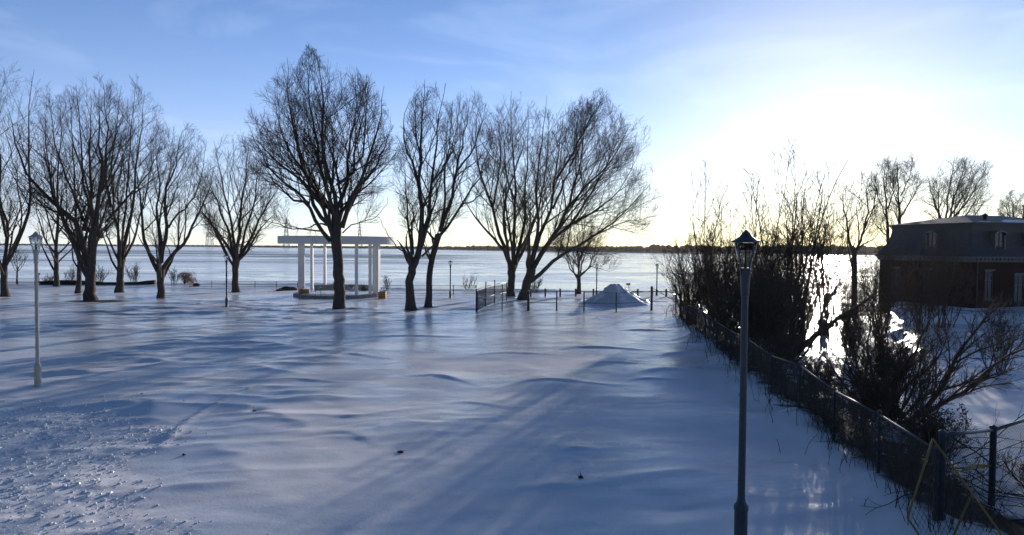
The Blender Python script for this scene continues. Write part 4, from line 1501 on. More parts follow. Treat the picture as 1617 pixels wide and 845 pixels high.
def chain_fence(name, label, group, pts, h, pitch, r, post_r=0.03, rail=True, post='galv', post_h=None, mid=False, wire=True, rail_r=0.022, cat='fence', wire_h=None):
    """pts: base points; a post at each"""
    pts = [Vector((x, y, gz1(x, y))) for x, y in pts]
    root = empty(name, pts[0])
    tag(root, label, cat, group)
    o = pts[0]
    for i, p in enumerate(pts):
        b = MB()
        hh = (post_h[i] if post_h else h + .05)
        b.lathe([(0, -.15), (post_r, -.15), (post_r, hh - .02), (post_r * 1.25, hh - .02), (post_r * 1.2, hh + .02), (0, hh + .05)], c=tuple(p - o), S=10)
        b.build('post', post, root, True)
    if rail:
        b = MB()
        for a, c in zip(pts[:-1], pts[1:]):
            b.bar(a - o + Vector((0, 0, h)), c - o + Vector((0, 0, h)), rail_r, 8)
        b.build('top_rail', post, root, True)
    if mid:
        b = MB()
        for a, c in zip(pts[:-1], pts[1:]):
            b.bar(a - o + Vector((0, 0, h * .45)), c - o + Vector((0, 0, h * .45)), rail_r, 8)
        b.build('middle_rail', post, root, True)
    if wire:
        b = MB()
        for a, c in zip(pts[:-1], pts[1:]):
            wire_mesh(b, a - o, c - o, (wire_h or h) - .03, pitch, r)
        b.build('wire_mesh', 'wire', root)
    return root


GF = 'chain link fences'
Yf = [11.0, 13.2, 15.6, 18.2, 21, 24, 27, 30, 33, 36, 39, 42.3]
chain_fence('chain_link_fence', 'long wire fence running from the near corner post along the thicket', GF,
            [(float(fence_x(y)), y) for y in Yf], 1.18, 0.075, 0.0022, post_r=.035)
# fence turning right from the corner post
A = (float(fence_x(11.0)) + .10, 11.02)
chain_fence('chain_link_fence', 'short near fence with thick blue-grey posts climbing away right of the corner', GF,
            [A, (9.0, 12.3), (11.2, 13.8), (13.6, 15.4)], 1.42, 0.07, 0.0022, post_r=.055, post='blue_post', rail_r=.03)
# far end: gates and enclosure by the heap
d0 = on_ground(752, 492)
P_ = lambda px, py: (on_ground(px, py).x, on_ground(px, py).y)
chain_fence('chain_link_fence', 'tall see-through wire enclosure side receding left of the leaning willow', GF,
            [P_(752, 492), P_(767, 484), P_(781, 479), P_(800, 474)], 1.62, 0.13, 0.008, post_r=.045, mid=True, post_h=[1.65, 1.95, 1.95, 1.6], wire_h=1.5)
chain_fence('chain_link_fence', 'low open fence bay between the wire enclosure and the single gate', GF,
            [P_(753.5, 492), P_(793, 491), P_(833, 491)], 1.42, 0.16, 0.0035, post_r=.04, post_h=[1.45, 1.95, 1.5], wire=False)
chain_fence('gate', 'single-leaf pipe gate with a bare middle rail left of the gap', 'pipe gates', [P_(835, 491), P_(879, 491.5)], 1.40, .15, .0035, post_r=.055, mid=True, wire=False, cat='gate')
chain_fence('gate', 'wide pipe gate standing across the front of the snow heap', 'pipe gates', [P_(922, 492.5), P_(973, 493.5), P_(1028, 491.5)], 1.42, .15, .0035, post_r=.055, mid=True, wire=False, cat='gate', post_h=[1.5, 1.45, 1.8])
chain_fence('chain_link_fence', 'short fence bay between the wide pipe gate and the thicket', GF, [P_(1029.5, 491.5), P_(1067, 489)], 1.45, .15, .0035, post_r=.055, mid=True, post_h=[1.8, 1.8], wire=False)


def rail_fence(label, xs, base, h, group=None):
    pts = []
    for px in xs:
        g = on_ground(px, base + (px - xs[0]) * .003)
        pts.append(Vector((g.x, g.y, gz1(g.x, g.y))))
    root = empty('wooden_rail_fence', pts[0]); o = pts[0]
    tag(root, label, 'fence', group)
    for p in pts:
        MB().box(p - o + Vector((0, 0, h / 2)), (.16, .16, h + .1), bev=.015).build('post', 'brown_post', root)
    b = MB()
    for a, c in zip(pts[:-1], pts[1:]):
        d = c - a
        b.bar(a - o + Vector((0, -.1, h * .72)), c - o + Vector((0, -.1, h * .72)), .05, 6)
    b.build('rail', 'brown_post', root)
    return root


rail_fence('low dark wooden rail fence running behind the gates to the thicket', [838, 861, 884.5, 909, 937, 967, 1007, 1030, 1052, 1075], 468, .72)


def railing(label, x0, x1, base, h, nb, group):
    a = on_ground(x0, base); c = on_ground(x1, base)
    a.z = gz1(a.x, a.y); c.z = gz1(c.x, c.y)
    root = empty('metal_railing', a)
    tag(root, label, 'railing', group)
    L = c - a
    b = MB()
    for z in (.12, h * .5, h):
        b.bar((0, 0, z), L + Vector((0, 0, z)), .018, 5)
    b.build('rails', 'iron', root)
    n_ = max(2, int(L.length / 2.2))
    for i in range(n_ + 1):
        q = L * (i / n_)
        MB().bar(q - Vector((0, 0, .1)), q + Vector((0, 0, h + .05)), .03, 6).build('post', 'iron', root)
    b = MB()
    for i in range(nb):
        q = L * ((i + .5) / nb)
        b.bar(q + Vector((0, 0, .12)), q + Vector((0, 0, h)), .008, 4)
    b.build('balusters', 'iron', root)
    return root


GR = 'railings along the river bank'
railing('thin metal railing along the bank at the far left, by the little sapling', -40, 62, 452, .8, 70, GR)
railing('thin metal railing along the bank between the weeping bush and the pavilion', 300, 470, 455, .75, 150, GR)
railing('thin metal railing along the bank from the pavilion to the wire enclosure', 606, 752, 466, .95, 120, GR)


# ------------------------------------------------------------------ near right: yellow frame panel, tape
def yellow_panel():
    apex = at(1473, 693, 10.75); left = at(1433, 818, 10.35); right = at(1584, 848, 10.2)
    bottom = left + (right - apex)
    bottom = left + (right - apex) * 0.75
    root = empty('barrier_panel', left)
    tag(root, 'yellow-framed wire barrier panel tilted against the fence corner post', 'barrier')
    o = left
    b = MB()
    cs = [apex, left, bottom, right]
    for i in range(4):
        b.bar(cs[i] - o, cs[(i + 1) % 4] - o, .016, 8)
    b.build('frame', 'yellow', root, True)
    b = MB()
    b.bar(at(1532, 785, 10.45) - o, at(1504, 850, 10.25) - o, .018, 8)
    b.build('brace', 'yellow', root, True)
    b = MB()
    n_ = 17
    for i in range(1, n_):
        t = i / n_
        b.bar(apex.lerp(left, t) - o, right.lerp(bottom, t) - o, .0028, 4)
        b.bar(apex.lerp(right, t) - o, left.lerp(bottom, t) - o, .0028, 4)
    b.build('wire_mesh', 'wire', root)


yellow_panel()
# caution tape sagging along the short fence
b = MB()
ctl = [at(1480, 745, 11.2), at(1497, 749, 11.4), at(1515, 744, 11.6), at(1535, 737, 11.9), at(1560, 736, 12.2), at(1588, 737, 12.6)]
K = 40
q = resample(np.array(ctl), K)
tw = np.linspace(0, 1, K)
w_ = .035
vs = []
for i in range(K):
    a = 0.5 + 1.1 * math.sin(tw[i] * 9)
    dv = np.array([0.2 * math.sin(a), -math.sin(a), math.cos(a)]) * w_
    vs += [q[i] - dv, q[i] + dv, q[i] + dv + np.array([.002, -.003, 0]), q[i] - dv + np.array([.002, -.003, 0])]
qs = []
for i in range(K - 1):
    for k in range(4):
        qs.append((4 * i + k, 4 * i + (k + 1) % 4, 4 * i + 4 + (k + 1) % 4, 4 * i + 4 + k))
b.add(vs, qs)
tag(b.build('caution_tape', 'tape'), 'sagging yellow caution tape strung from the corner post to the blue-grey post', 'tape')


# ------------------------------------------------------------------ SNOW HEAP, CHUNKS, small dark things
def snow_pile():
    g = on_ground(973, 480)
    mpp = g.y / F_PX
    z0 = gz1(g.x, g.y)
    n1, n2 = 60, 28
    Rx, Ry = 58 * mpp, 3.0
    H = at(968, 447.5, g.y).z - z0
    V = []
    for j in range(n2 + 1):
        t = j / n2
        for i in range(n1):
            a = 2 * PI * i / n1
            rr = t * (1 + .12 * math.sin(3 * a + 1) + .05 * math.sin(7 * a))
            x = rr * Rx * math.cos(a); y = rr * Ry * math.sin(a)
            prof = np.interp(t, [0, .08, .16, .5, .85, 1.0, 1.2], [1.0, .985, .90, .45, .10, .0, -.1])
            z = H * prof
            nn = float(fbm(np.array([x / .5 + 9]), np.array([y / .5 + a * 0]), 140, 4)[0]) - .5
            n2_ = float(fbm(np.array([x / .17 + 9]), np.array([y / .17]), 144, 2)[0]) - .5
            z += (nn * .42 + n2_ * .10) * min(1, (1 - t) * 4 + .15)
            V.append((x - .18 * (1 - t), y, z - .05))
    idx = np.arange(len(V)).reshape(n2 + 1, n1)
    A = idx[:-1]; B = np.roll(A, -1, 1); Cc = idx[1:]; D = np.roll(Cc, -1, 1)
    o = MB().add(V, np.stack([A, Cc, D, B], -1).reshape(-1, 4)).build('snow_pile', 'snow', smooth_=True)
    o.location = (g.x, g.y, z0)
    tag(o, 'ploughed cone of snow heaped behind the wide pipe gate', 'snow pile')


snow_pile()


def lumps(name, label, cat, spots, m, seed, kind=None):
    """irregular chunks, each a jittered low polyhedron"""
    rng = np.random.default_rng(seed)
    t = (1 + 5 ** .5) / 2
    iv = np.array([(-1, t, 0), (1, t, 0), (-1, -t, 0), (1, -t, 0), (0, -1, t), (0, 1, t), (0, -1, -t), (0, 1, -t), (t, 0, -1), (t, 0, 1), (-t, 0, -1), (-t, 0, 1)]) / math.sqrt(1 + t * t)
    it = [(0, 11, 5), (0, 5, 1), (0, 1, 7), (0, 7, 10), (0, 10, 11), (1, 5, 9), (5, 11, 4), (11, 10, 2), (10, 7, 6), (7, 1, 8), (3, 9, 4), (3, 4, 2), (3, 2, 6), (3, 6, 8), (3, 8, 9), (4, 9, 5), (2, 4, 11), (6, 2, 10), (8, 6, 7), (9, 8, 1)]
    b = MB()
    for (x, y, z, s) in spots:
        sc_ = s * rng.uniform(.6, 1.3, 3) * np.array([1, 1, .6])
        a = rng.uniform(0, 2 * PI)
        v = iv * rng.uniform(.7, 1.2, (12, 1)) * sc_
        v = np.stack([v[:, 0] * math.cos(a) - v[:, 1] * math.sin(a), v[:, 0] * math.sin(a) + v[:, 1] * math.cos(a), v[:, 2]], -1)
        b.add(v + np.array([x, y, z]), None, it)
    o = b.build(name, m)
    tag(o, label, cat, kind=kind)
    return o


rng = np.random.default_rng(55)
sp = []
while len(sp) < 12000:
    x = rng.uniform(-20, -3, 4000); y = rng.uniform(9, 20.5, 4000)
    c = crust(x, y)
    k = rng.random(4000) < np.clip(c, 0, 1) ** 1.3 * (0.3 + fbm(x / .8, y / .8, 160, 2)) + 0.004 * (c > .02)
    z = gz(x[k], y[k])
    s = rng.gamma(2.0, .0085, k.sum()).clip(.008, .055)
    sp += list(zip(x[k], y[k], z + s * .2, s))
sp = sp[:12000]
lumps('crusty_snow', 'broken crusty snow chunks scattered over the lower left foreground', 'snow chunks', sp, 'snow', 56, kind='stuff')


def clump(name, px, py, size, label, seed):
    g = on_ground(px, py)
    z = gz1(g.x, g.y)
    rng = np.random.default_rng(seed)
    n_ = 9
    root = empty(name, (g.x, g.y, z))
    tag(root, label, 'weed clump', 'dark tufts poking through the snow')
    az = rng.uniform(0, 2 * PI, n_)
    D = np.stack([np.cos(az) * .9, np.sin(az) * .9, rng.uniform(.3, 1.2, n_)], -1); D /= np.linalg.norm(D, axis=1, keepdims=True)
    P, Rr = grow(np.zeros((n_, 3)), D, size * rng.uniform(.5, 1.2, n_), np.full(n_, .008), 5, rng, .25, -.1, .4)
    MB().tubes(P, Rr, 4).build('stalks', 'weed', root)
    b = MB()
    b.lathe([(size * .5, -.02), (size * .42, .02), (size * .2, .045), (0, .05)], S=9)
    v = b.v[0]; v[:, :2] *= (1 + rng.uniform(-.3, .3, (len(v), 1)))
    b.build('sod', 'weed', root)


clump('weed_tuft', 633, 717, .13, 'dark tuft poking through the middle of the foreground snow', 1)
clump('weed_tuft', 917, 759, .12, 'flat dark tuft right of centre near the bottom of the snow', 2)
clump('weed_tuft', 402, 652, .14, 'dark tuft in a hollow at the end of the pale crack', 3)
clump('weed_tuft', 290, 722, .05, 'tiny dark speck below the pale crack in the snow', 4)

# ------------------------------------------------------------------ bank edge: timber edging, rocks, beam
g0 = on_ground(56, 449.5); g1 = on_ground(245, 450)
g0.z = gz1(g0.x, g0.y); g1.z = gz1(g1.x, g1.y)
n_ = 14
rng = np.random.default_rng(9)
b = MB()
d = (g1 - g0); ang = math.atan2(d.y, d.x)
V = []
for i in range(n_ + 1):
    t = i / n_
    c = Vector((0, 0, 0)).lerp(d, t)
    h = .34 + .12 * math.sin(t * 7) + rng.uniform(-.04, .04)
    V += [(c.x, c.y - .2, c.z - .1), (c.x, c.y - .18, c.z + h), (c.x, c.y + .2, c.z + h + .02), (c.x, c.y + .25, c.z - .1)]
qs = []
for i in range(n_):
    for k in range(4):
        qs.append((4 * i + k, 4 * i + 4 + k, 4 * i + 4 + (k + 1) % 4, 4 * i + (k + 1) % 4))
b.add(V, qs + [(0, 1, 2, 3), (4 * n_, 4 * n_ + 3, 4 * n_ + 2, 4 * n_ + 1)])
o = b.build('timber_edging', 'dark_wood'); o.location = g0
tag(o, 'long low dark timber edging at the bank behind the left trees', 'edging')


def rock(px, py, w, h, d_, label, seed):
    g = on_ground(px, py)
    rng = np.random.default_rng(seed)
    V = []
    n1, n2 = 14, 7
    for j in range(n2 + 1):
        ph = PI / 2 * j / n2
        for i in range(n1):
            a = 2 * PI * i / n1
            k = 1 + rng.uniform(-.16, .16)
            V.append((w / 2 * math.cos(a) * math.cos(ph) * k, d_ / 2 * math.sin(a) * math.cos(ph) * k, h * math.sin(ph) * k - .06))
    idx = np.arange(len(V)).reshape(n2 + 1, n1)
    A = idx[:-1]; B = np.roll(A, -1, 1); Cc = idx[1:]; D = np.roll(Cc, -1, 1)
    o = MB().add(V, np.stack([A, B, D, Cc], -1).reshape(-1, 4)).build('rock', 'rock')
    o.location = (g.x, g.y, max(gz1(g.x, g.y), LAKE_Z))
    tag(o, label, 'rock', 'dark rocks at the bank')


rock(310, 452.5, .8, .38, .6, 'small black rock right of the rust-brown weeping bush', 1)
rock(455, 458, 2.3, .42, 1.0, 'long low dark rock at the bank left of the pavilion', 2)
rock(441, 459, .8, .25, .7, 'small flat dark rock left of the long rock by the pavilion', 3)


# little signs
def small_sign(px, base, top, label, face):
    g = on_ground(px, base)
    z = gz1(g.x, g.y)
    H = at(px, top, g.y).z - z
    root = empty('signpost', (g.x, g.y, z))
    tag(root, label, 'sign')
    MB().bar((0, 0, -.1), (0, 0, H), .035, 8).build('post', 'brown_post', root)
    MB().box((-.08 if face == 'sign_face' else 0, -.05, H - .12), (.42, .03, .22), bev=.008).build('board', face, root)


small_sign(993, 466, 447, 'small yellowish sign on a short post behind the snow heap', 'sign_face')
small_sign(61.5, 452, 431, 'small beige notice on a short post right beside the tall pale lamp', 'beige')


# ------------------------------------------------------------------ PAVILION
def pavilion():
    c0 = at(536, 465, 64.0)
    gzv = max(gz1(c0.x, c0.y - 3), -.1)
    root = empty('pavilion', (c0.x, c0.y, gzv))
    tag(root, 'round white open pavilion with flat ring canopy at the river edge', 'pavilion')
    FZ = .34
    b = MB()
    b.lathe([(0, -.4), (4.25, -.4), (4.25, FZ - .06), (4.2, FZ), (0, FZ)], S=64)
    b.build('floor_slab', 'concrete', root)
    # snow lying on the floor
    b = MB(); b.lathe([(3.7, FZ + .004), (3.55, FZ + .05), (1.5, FZ + .07), (0, FZ + .06)], S=48)
    v = b.v[0]; rr = 1 + .06 * np.sin(np.arctan2(v[:, 1], v[:, 0]) * 5)
    v[:, 0] *= rr * .98; v[:, 1] *= rr
    b.build('floor_snow', 'snow', root, True)
    Zb = 4.95 - gzv; Zt = 5.66 - gzv
    b = MB()
    b.lathe([(3.1, Zb), (5.55, Zb), (5.62, Zb + .05), (5.62, Zt - .04), (5.58, Zt), (3.1, Zt - .05), (3.1, Zb)], S=96)
    b.build('ring_canopy', 'white_paint', root)
    def col(px, back, w, name, rz=0.0):
        x = (px - 536) / F_PX * 64.0 * (1.0)
        r_ = 3.82
        x = max(-r_, min(r_, x))
        y = math.sqrt(max(r_ * r_ - x * x, .0)) * (1 if back else -1)
        k = (64 + y) / 64.0
        x = (px - 536) / F_PX * (64 + y) + (c0.x * (k - 1))
        MB().box((x, y, (FZ + Zb) / 2), (w, w if w < .4 else .5, Zb - FZ), rz=rz, bev=.015).build(name, 'white_paint', root)
    col(476, False, .60, 'pillar', .25)
    col(594.5, False, .58, 'pillar', -.25)
    col(492.5, True, .25, 'column')
    col(513, True, .25, 'column')
    col(534, True, .25, 'column')
    col(563, False, .26, 'column')
    col(584.5, False, .26, 'column')
    # low wall at the back
    b = MB()
    aa = np.linspace(PI * .22, PI * .78, 24)
    V = []
    for a in aa:
        for (rr_, z) in ((4.0, FZ), (4.0, FZ + .55), (4.18, FZ + .55), (4.18, FZ)):
            V.append((rr_ * math.cos(a), rr_ * math.sin(a), z + .003))
    qs = []
    for i in range(len(aa) - 1):
        for k in range(4):
            qs.append((4 * i + k, 4 * i + (k + 1) % 4, 4 * i + 4 + (k + 1) % 4, 4 * i + 4 + k))
    b.add(V, qs); b.build('parapet', 'concrete', root)
    # wooden bench panel by left pillar
    b = MB()
    b.box((-2.75, -2.1, FZ + .22), (1.0, .35, .44), rz=-.5, bev=.02)
    b.build('bench', 'orange_wood', root)
    # hand rails at the steps
    for px in (496.5, 521):
        x = (px - 536) / F_PX * 60; y = -4.3
        b = MB()
        P = np.array([(x + .18, y + .45, FZ), (x + .18, y + .45, FZ + .72), (x + .1, y + .2, FZ + .78), (x - .05, y - .3, FZ + .5), (x - .08, y - .4, FZ + .4), (x - .08, y - .4, -.1)])
        b.tubes(resample(P, 24), np.full(24, .03), 8, cap=True)
        b.build('handrail', 'iron', root, True)
    b = MB()
    b.box((-1.35, -4.45, .02), (1.9, .6, .2), bev=.02)
    b.build('step', 'concrete', root)
    return c0, gzv


c0, gzv = pavilion()


def planter(px, py, label, w, h, m, seed, up=0.0, Y=None):
    g = on_ground(px, py)
    if Y:
        g = at(px, py, Y)
    root = empty('planter_box', (g.x, g.y, (gz1(g.x, g.y) if not up else up)))
    tag(root, label, 'planter', 'planter boxes at the pavilion')
    b = MB()
    t = .06
    b.box((0, -w / 2 + t / 2, h / 2), (w, t, h), bev=.01)
    b.box((0, w / 2 - t / 2, h / 2), (w, t, h), bev=.01)
    b.box((-w / 2 + t / 2, 0, h / 2), (t, w - 2 * t - .004, h), bev=.01)
    b.box((w / 2 - t / 2, 0, h / 2), (t, w - 2 * t - .004, h), bev=.01)
    b.build('box', m, root)
    rng = np.random.default_rng(seed)
    b = MB(); b.box((0, 0, h * .55), (w - 2 * t - .01, w - 2 * t - .01, h * .7))
    b.build('soil', 'dark_wood', root)
    n_ = 14
    D = rng.normal(0, .35, (n_, 3)); D[:, 2] = 1; D /= np.linalg.norm(D, axis=1, keepdims=True)
    P0 = np.stack([rng.uniform(-w * .3, w * .3, n_), rng.uniform(-w * .3, w * .3, n_), np.full(n_, h * .85)], -1)
    P, Rr = grow(P0, D, rng.uniform(.25, .55, n_), np.full(n_, .012), 5, rng, .15, 0, .5)
    MB().tubes(P, Rr, 4).build('dead_stems', 'twig', root)


planter(604, 471, 'square rust-orange planter box right of the pavilion pillar', .66, .62, 'orange_wood', 3)
planter(554.5, 460, 'small dark planter on the pavilion floor left of the middle columns', .42, .30, 'concrete', 4, up=gzv + .40, Y=66.0)
planter(574.5, 460, 'small dark planter on the pavilion floor between the two front columns', .45, .34, 'iron', 5, up=gzv + .40, Y=66.0)


# ------------------------------------------------------------------ HOUSE
def house():
    base = Vector((41.5, 60.0, -.42))
    ang = math.atan2(.25, .97)
    root = empty('brick_house', base, ang)
    tag(root, 'dark brick house with slate mansard storey and pale cornice', 'house')
    U, Vv = 15.0, 10.6          # along the front, along the end wall
    Hb = 4.15                   # brick height
    w = .3
    b = MB()
    # brick walls with openings (front = y 0, left end = x 0)
    def wall(mb, u0, u1, z0, z1, holes, place):
        us = sorted({u0, u1, *[h[0] for h in holes], *[h[1] for h in holes]})
        zs = sorted({z0, z1, *[h[2] for h in holes], *[h[3] for h in holes]})
        for i in range(len(us) - 1):
            for j in range(len(zs) - 1):
                cu, cz = (us[i] + us[i + 1]) / 2, (zs[j] + zs[j + 1]) / 2
                if any(h[0] < cu < h[1] and h[2] < cz < h[3] for h in holes):
                    continue
                mb.add([place(us[i], 0, zs[j]), place(us[i + 1], 0, zs[j]), place(us[i + 1], 0, zs[j + 1]), place(us[i], 0, zs[j + 1])], [(0, 1, 2, 3)])
        for (a, c, d_, e) in holes:
            for (p1, p2) in (((a, d_), (a, e)), ((c, d_), (c, e)), ((a, d_), (c, d_)), ((a, e), (c, e))):
                mb.add([place(p1[0], 0, p1[1]), place(p2[0], 0, p2[1]), place(p2[0], .22, p2[1]), place(p1[0], .22, p1[1])], [(0, 1, 2, 3)])
    front = lambda u, d_, z: (u, d_, z)
    end = lambda u, d_, z: (d_, u, z)
    fw = [(1.55, 2.55, .75, 3.35), (5.0, 6.2, .0, 3.0), (9.0, 10.0, .75, 3.35)]
    ew = [(4.1, 5.1, .75, 3.35), (8.0, 9.0, .75, 3.35)]
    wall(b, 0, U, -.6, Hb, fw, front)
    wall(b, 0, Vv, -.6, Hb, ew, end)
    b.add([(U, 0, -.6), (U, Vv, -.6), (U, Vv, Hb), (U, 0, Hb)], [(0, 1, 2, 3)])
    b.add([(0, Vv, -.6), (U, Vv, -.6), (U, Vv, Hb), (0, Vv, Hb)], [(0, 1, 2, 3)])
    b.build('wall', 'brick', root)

    def window(place, a, c, d_, e, depth=.16, door=False):
        fr = MB(); t = .08
        def bx(u0, u1, z0, z1, dd0, dd1, mb=fr):
            vs = [place(u, q, z) for z in (z0, z1) for q in (dd0, dd1) for u in (u0, u1)]
            mb.add(vs, [(0, 2, 3, 1), (4, 5, 7, 6), (0, 1, 5, 4), (2, 6, 7, 3), (0, 4, 6, 2), (1, 3, 7, 5)])
        bx(a + .003, a + t, d_ + .003, e - .003, depth - .1, depth)
        bx(c - t, c - .003, d_ + .003, e - .003, depth - .1, depth)
        bx(a + t, c - t, d_ + .003, d_ + t, depth - .1, depth)
        bx(a + t, c - t, e - t, e - .003, depth - .1, depth)
        mid = (a + c) / 2
        bx(mid - .03, mid + .03, d_ + t, e - t, depth - .08, depth - .01)
        bx(a + t, mid - .03, d_ + (e - d_) * .66, d_ + (e - d_) * .66 + .06, depth - .08, depth - .01)
        bx(mid + .03, c - t, d_ + (e - d_) * .66, d_ + (e - d_) * .66 + .06, depth - .08, depth - .01)
        f = fr.build('door' if door else 'window', 'frame_paint', root)
        pn = MB()
        pn.add([place(a + t, depth - .04, d_ + t), place(c - t, depth - .04, d_ + t), place(c - t, depth - .04, e - t), place(a + t, depth - .04, e - t)], [(0, 1, 2, 3)])
        pn.build('pane', 'pane_glass', f)
        sl = MB()
        bx(a - .1, c + .1, e + .0, e + .16, -.07, .0, sl)
        if not door:
            bx(a - .08, c + .08, d_ - .12, d_ - .003, -.09, .05, sl)
        sl.build('lintel_and_sill', 'cornice_paint', f)
    for i, h in enumerate(fw):
        window(front, *h, door=(i == 1))
    for h in ew:
        window(end, *h)
    # cornice: stacked mouldings with brackets, running right round
    b = MB()
    def ring(mb, out0, z0, z1, inn=.1):
        for (x0, x1, y0, y1) in ((-out0, U + out0, -out0, inn), (-out0, U + out0, Vv - inn, Vv + out0), (-out0, inn, inn, Vv - inn), (U - inn, U + out0, inn, Vv - inn)):
            mb.box(((x0 + x1) / 2, (y0 + y1) / 2, (z0 + z1) / 2), (x1 - x0, y1 - y0, z1 - z0))
    ring(b, .12, Hb, Hb + .18)
    ring(b, .34, Hb + .36, Hb + .50)
    ring(b, .22, Hb + .18, Hb + .36)
    b.build('cornice', 'cornice_paint', root)
    b = MB()
    k = .45
    for i in range(int(U / k)):
        b.box((.3 + i * k, -.29, Hb + .27), (.14, .12, .17))
    for i in range(int(Vv / k)):
        b.box((-.29, .3 + i * k, Hb + .27), (.12, .14, .17))
    b.build('cornice_brackets', 'cornice_paint', root)
    # mansard: concave slate slope
    z0 = Hb + .50; z1 = z0 + 2.95
    prof = []
    for j in range(9):
        t = j / 8
        prof.append((-.30 + 1.05 * (1 - (1 - t) ** 2.2), z0 + (z1 - z0) * t))
    b = MB()
    V = []
    for (ins, z) in prof:
        V += [(ins, ins, z), (U - ins, ins, z), (U - ins, Vv - ins, z), (ins, Vv - ins, z)]
    qs = []
    for j in range(8):
        for q in range(4):
            qs.append((4 * j + q, 4 * j + (q + 1) % 4, 4 * j + 4 + (q + 1) % 4, 4 * j + 4 + q))
    b.add(V, qs)
    b.build('mansard', 'slate', root)
    # dormers
    def dormer(place, c_):
        fr = MB()
        def bx(u0, u1, zz0, zz1, dd0, dd1, mb):
            vs = [place(u, q, z) for z in (zz0, zz1) for q in (dd0, dd1) for u in (u0, u1)]
            mb.add(vs, [(0, 2, 3, 1), (4, 5, 7, 6), (0, 1, 5, 4), (2, 6, 7, 3), (0, 4, 6, 2), (1, 3, 7, 5)])
        za, zb = z0 + .2, z0 + 2.0
        bx(c_ - .62, c_ - .48, za, zb, .16, .9, fr)
        bx(c_ + .48, c_ + .62, za, zb, .16, .9, fr)
        bx(c_ - .48, c_ + .48, za, za + .12, .16, .9, fr)
        # arched hood
        n_ = 9
        for i in range(n_):
            a0 = PI * i / n_; a1 = PI * (i + 1) / n_
            u0, w0 = c_ - .74 * math.cos(a0), zb + .42 * math.sin(a0)
            u1, w1 = c_ - .74 * math.cos(a1), zb + .42 * math.sin(a1)
            fr.add([place(u0, .08, w0), place(u1, .08, w1), place(u1, 1.0, w1), place(u0, 1.0, w0),
                    place(u0 * .9 + c_ * .1, .08, (w0 - zb) * .7 + zb - .02), place(u1 * .9 + c_ * .1, .08, (w1 - zb) * .7 + zb - .02)],
                   [(0, 1, 2, 3), (0, 4, 5, 1)])
        f = fr.build('dormer', 'frame_paint', root)
        pn = MB()
        pn.add([place(c_ - .48, .3, za + .12), place(c_ + .48, .3, za + .12), place(c_ + .48, .3, zb + .28), place(c_ - .48, .3, zb + .28)], [(0, 1, 2, 3)])
        pn.build('pane', 'pane_glass', f)
        mu = MB()
        bx(c_ - .025, c_ + .025, za + .12, zb + .25, .24, .28, mu)
        bx(c_ - .48, c_ - .026, za + 1.0, za + 1.05, .24, .28, mu)
        bx(c_ + .026, c_ + .48, za + 1.0, za + 1.05, .24, .28, mu)
        mu.build('glazing_bar', 'frame_paint', f)
    for c_ in (3.4, 7.2, 11.0):
        dormer(front, c_)
    for c_ in (4.5,):
        dormer(end, c_)
    # roof: eaves band and shallow hip
    e = prof[-1][0]
    b = MB()
    for (x0, x1, y0, y1) in ((e - .25, U - e + .25, e - .25, e + .2), (e - .25, U - e + .25, Vv - e - .2, Vv - e + .25), (e - .25, e + .2, e + .2, Vv - e - .2), (U - e - .2, U - e + .25, e + .2, Vv - e - .2)):
        b.box(((x0 + x1) / 2, (y0 + y1) / 2, z1 + .09), (x1 - x0, y1 - y0, .18))
    b.build('eaves_band', 'roofing', root)
    zt = z1 + .18
    b = MB()
    ridge = .95
    x0, x1, y0, y1 = e - .3, U - e + .3, e - .3, Vv - e + .3
    ym = (y0 + y1) / 2; hx = (y1 - y0) / 2
    pA, pB = (x0 + hx, ym, zt + ridge), (x1 - hx, ym, zt + ridge)
    b.add([(x0, y0, zt), (x1, y0, zt), (x1, y1, zt), (x0, y1, zt), pA, pB], [(0, 1, 5, 4), (2, 3, 4, 5)], [(1, 2, 5), (3, 0, 4)])
    rf = b.build('roof', 'roofing', root)
    # snow patches lying on the roof slope
    b = MB()
    def slope(u, t):
        y = y0 + t * (ym - y0); z = zt + ridge * t
        return (u, y, z + .035)
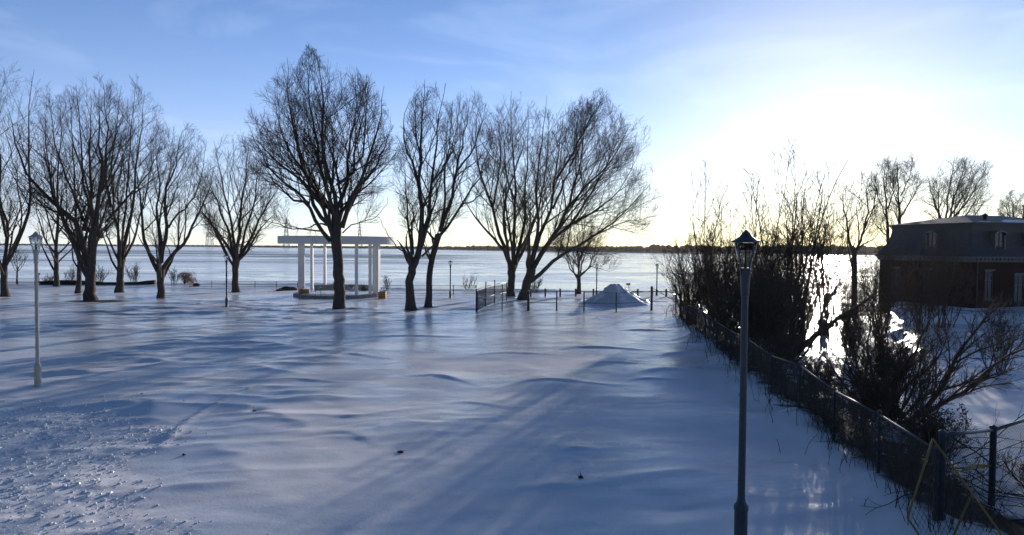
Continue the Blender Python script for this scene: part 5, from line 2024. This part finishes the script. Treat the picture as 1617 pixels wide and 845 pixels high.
    rng = np.random.default_rng(4)
    for (u0, u1, t0, t1) in ((4.6, 12.2, .05, .42), (1.6, 3.0, .04, .14)):
        n_ = 16
        lo = [slope(u0 + (u1 - u0) * i / n_, t0 + rng.uniform(0, .05)) for i in range(n_ + 1)]
        hi = [slope(u0 + (u1 - u0) * i / n_, t1 * math.sin(PI * (i + .6) / (n_ + 1.2)) ** .5 + rng.uniform(-.05, .03)) for i in range(n_ + 1)]
        V = lo + hi
        b.add(V, [(i, i + 1, n_ + 2 + i, n_ + 1 + i) for i in range(n_)])
        lo2 = [(p[0], p[1] - .02, p[2] - .05) for p in lo]
        b.add(lo + lo2, [(i + 1, i, n_ + 1 + i, n_ + 2 + i) for i in range(n_)])
    b.build('roof_snow', 'snow', rf)
    b = MB()
    cx, cy = 12.1, 4.4
    b.box((cx, cy, zt + 1.1), (.75, .6, 1.7), bev=.02)
    b.box((cx, cy, zt + 1.98), (.9, .75, .14), bev=.02)
    b.build('chimney', 'brick', rf)
    b = MB(); b.lathe([(.16, zt + .3), (.16, zt + .75), (.24, zt + .75), (.24, zt + .85), (0, zt + .98)], c=(4.4, 2.6, 0), S=14)
    b.build('roof_vent', 'roofing', rf, True)
    b = MB(); b.bar((.6, -.06, -.2), (.6, -.06, Hb), .05, 8)
    b.build('downpipe', 'cornice_paint', root, True)


house()


# ------------------------------------------------------------------ thin winter haze over the river
def haze():
    m = bpy.data.materials.new('haze_air')
    m.use_nodes = True
    n, l = m.node_tree.nodes, m.node_tree.links
    n.remove(n['Principled BSDF'])
    v = n.new('ShaderNodeVolumePrincipled')
    v.inputs['Color'].default_value = (0.95, 0.90, 0.80, 1)
    v.inputs['Density'].default_value = HAZE
    v.inputs['Anisotropy'].default_value = 0.5
    l.new(v.outputs[0], n['Material Output'].inputs['Volume'])
    MATS['haze'] = m
    b = MB()
    b.box((0, 1400, 29), (7000, 3400, 70))
    o = b.build('haze', 'haze')
    tag(o, kind='stuff')


HAZE = 0.00006
haze()
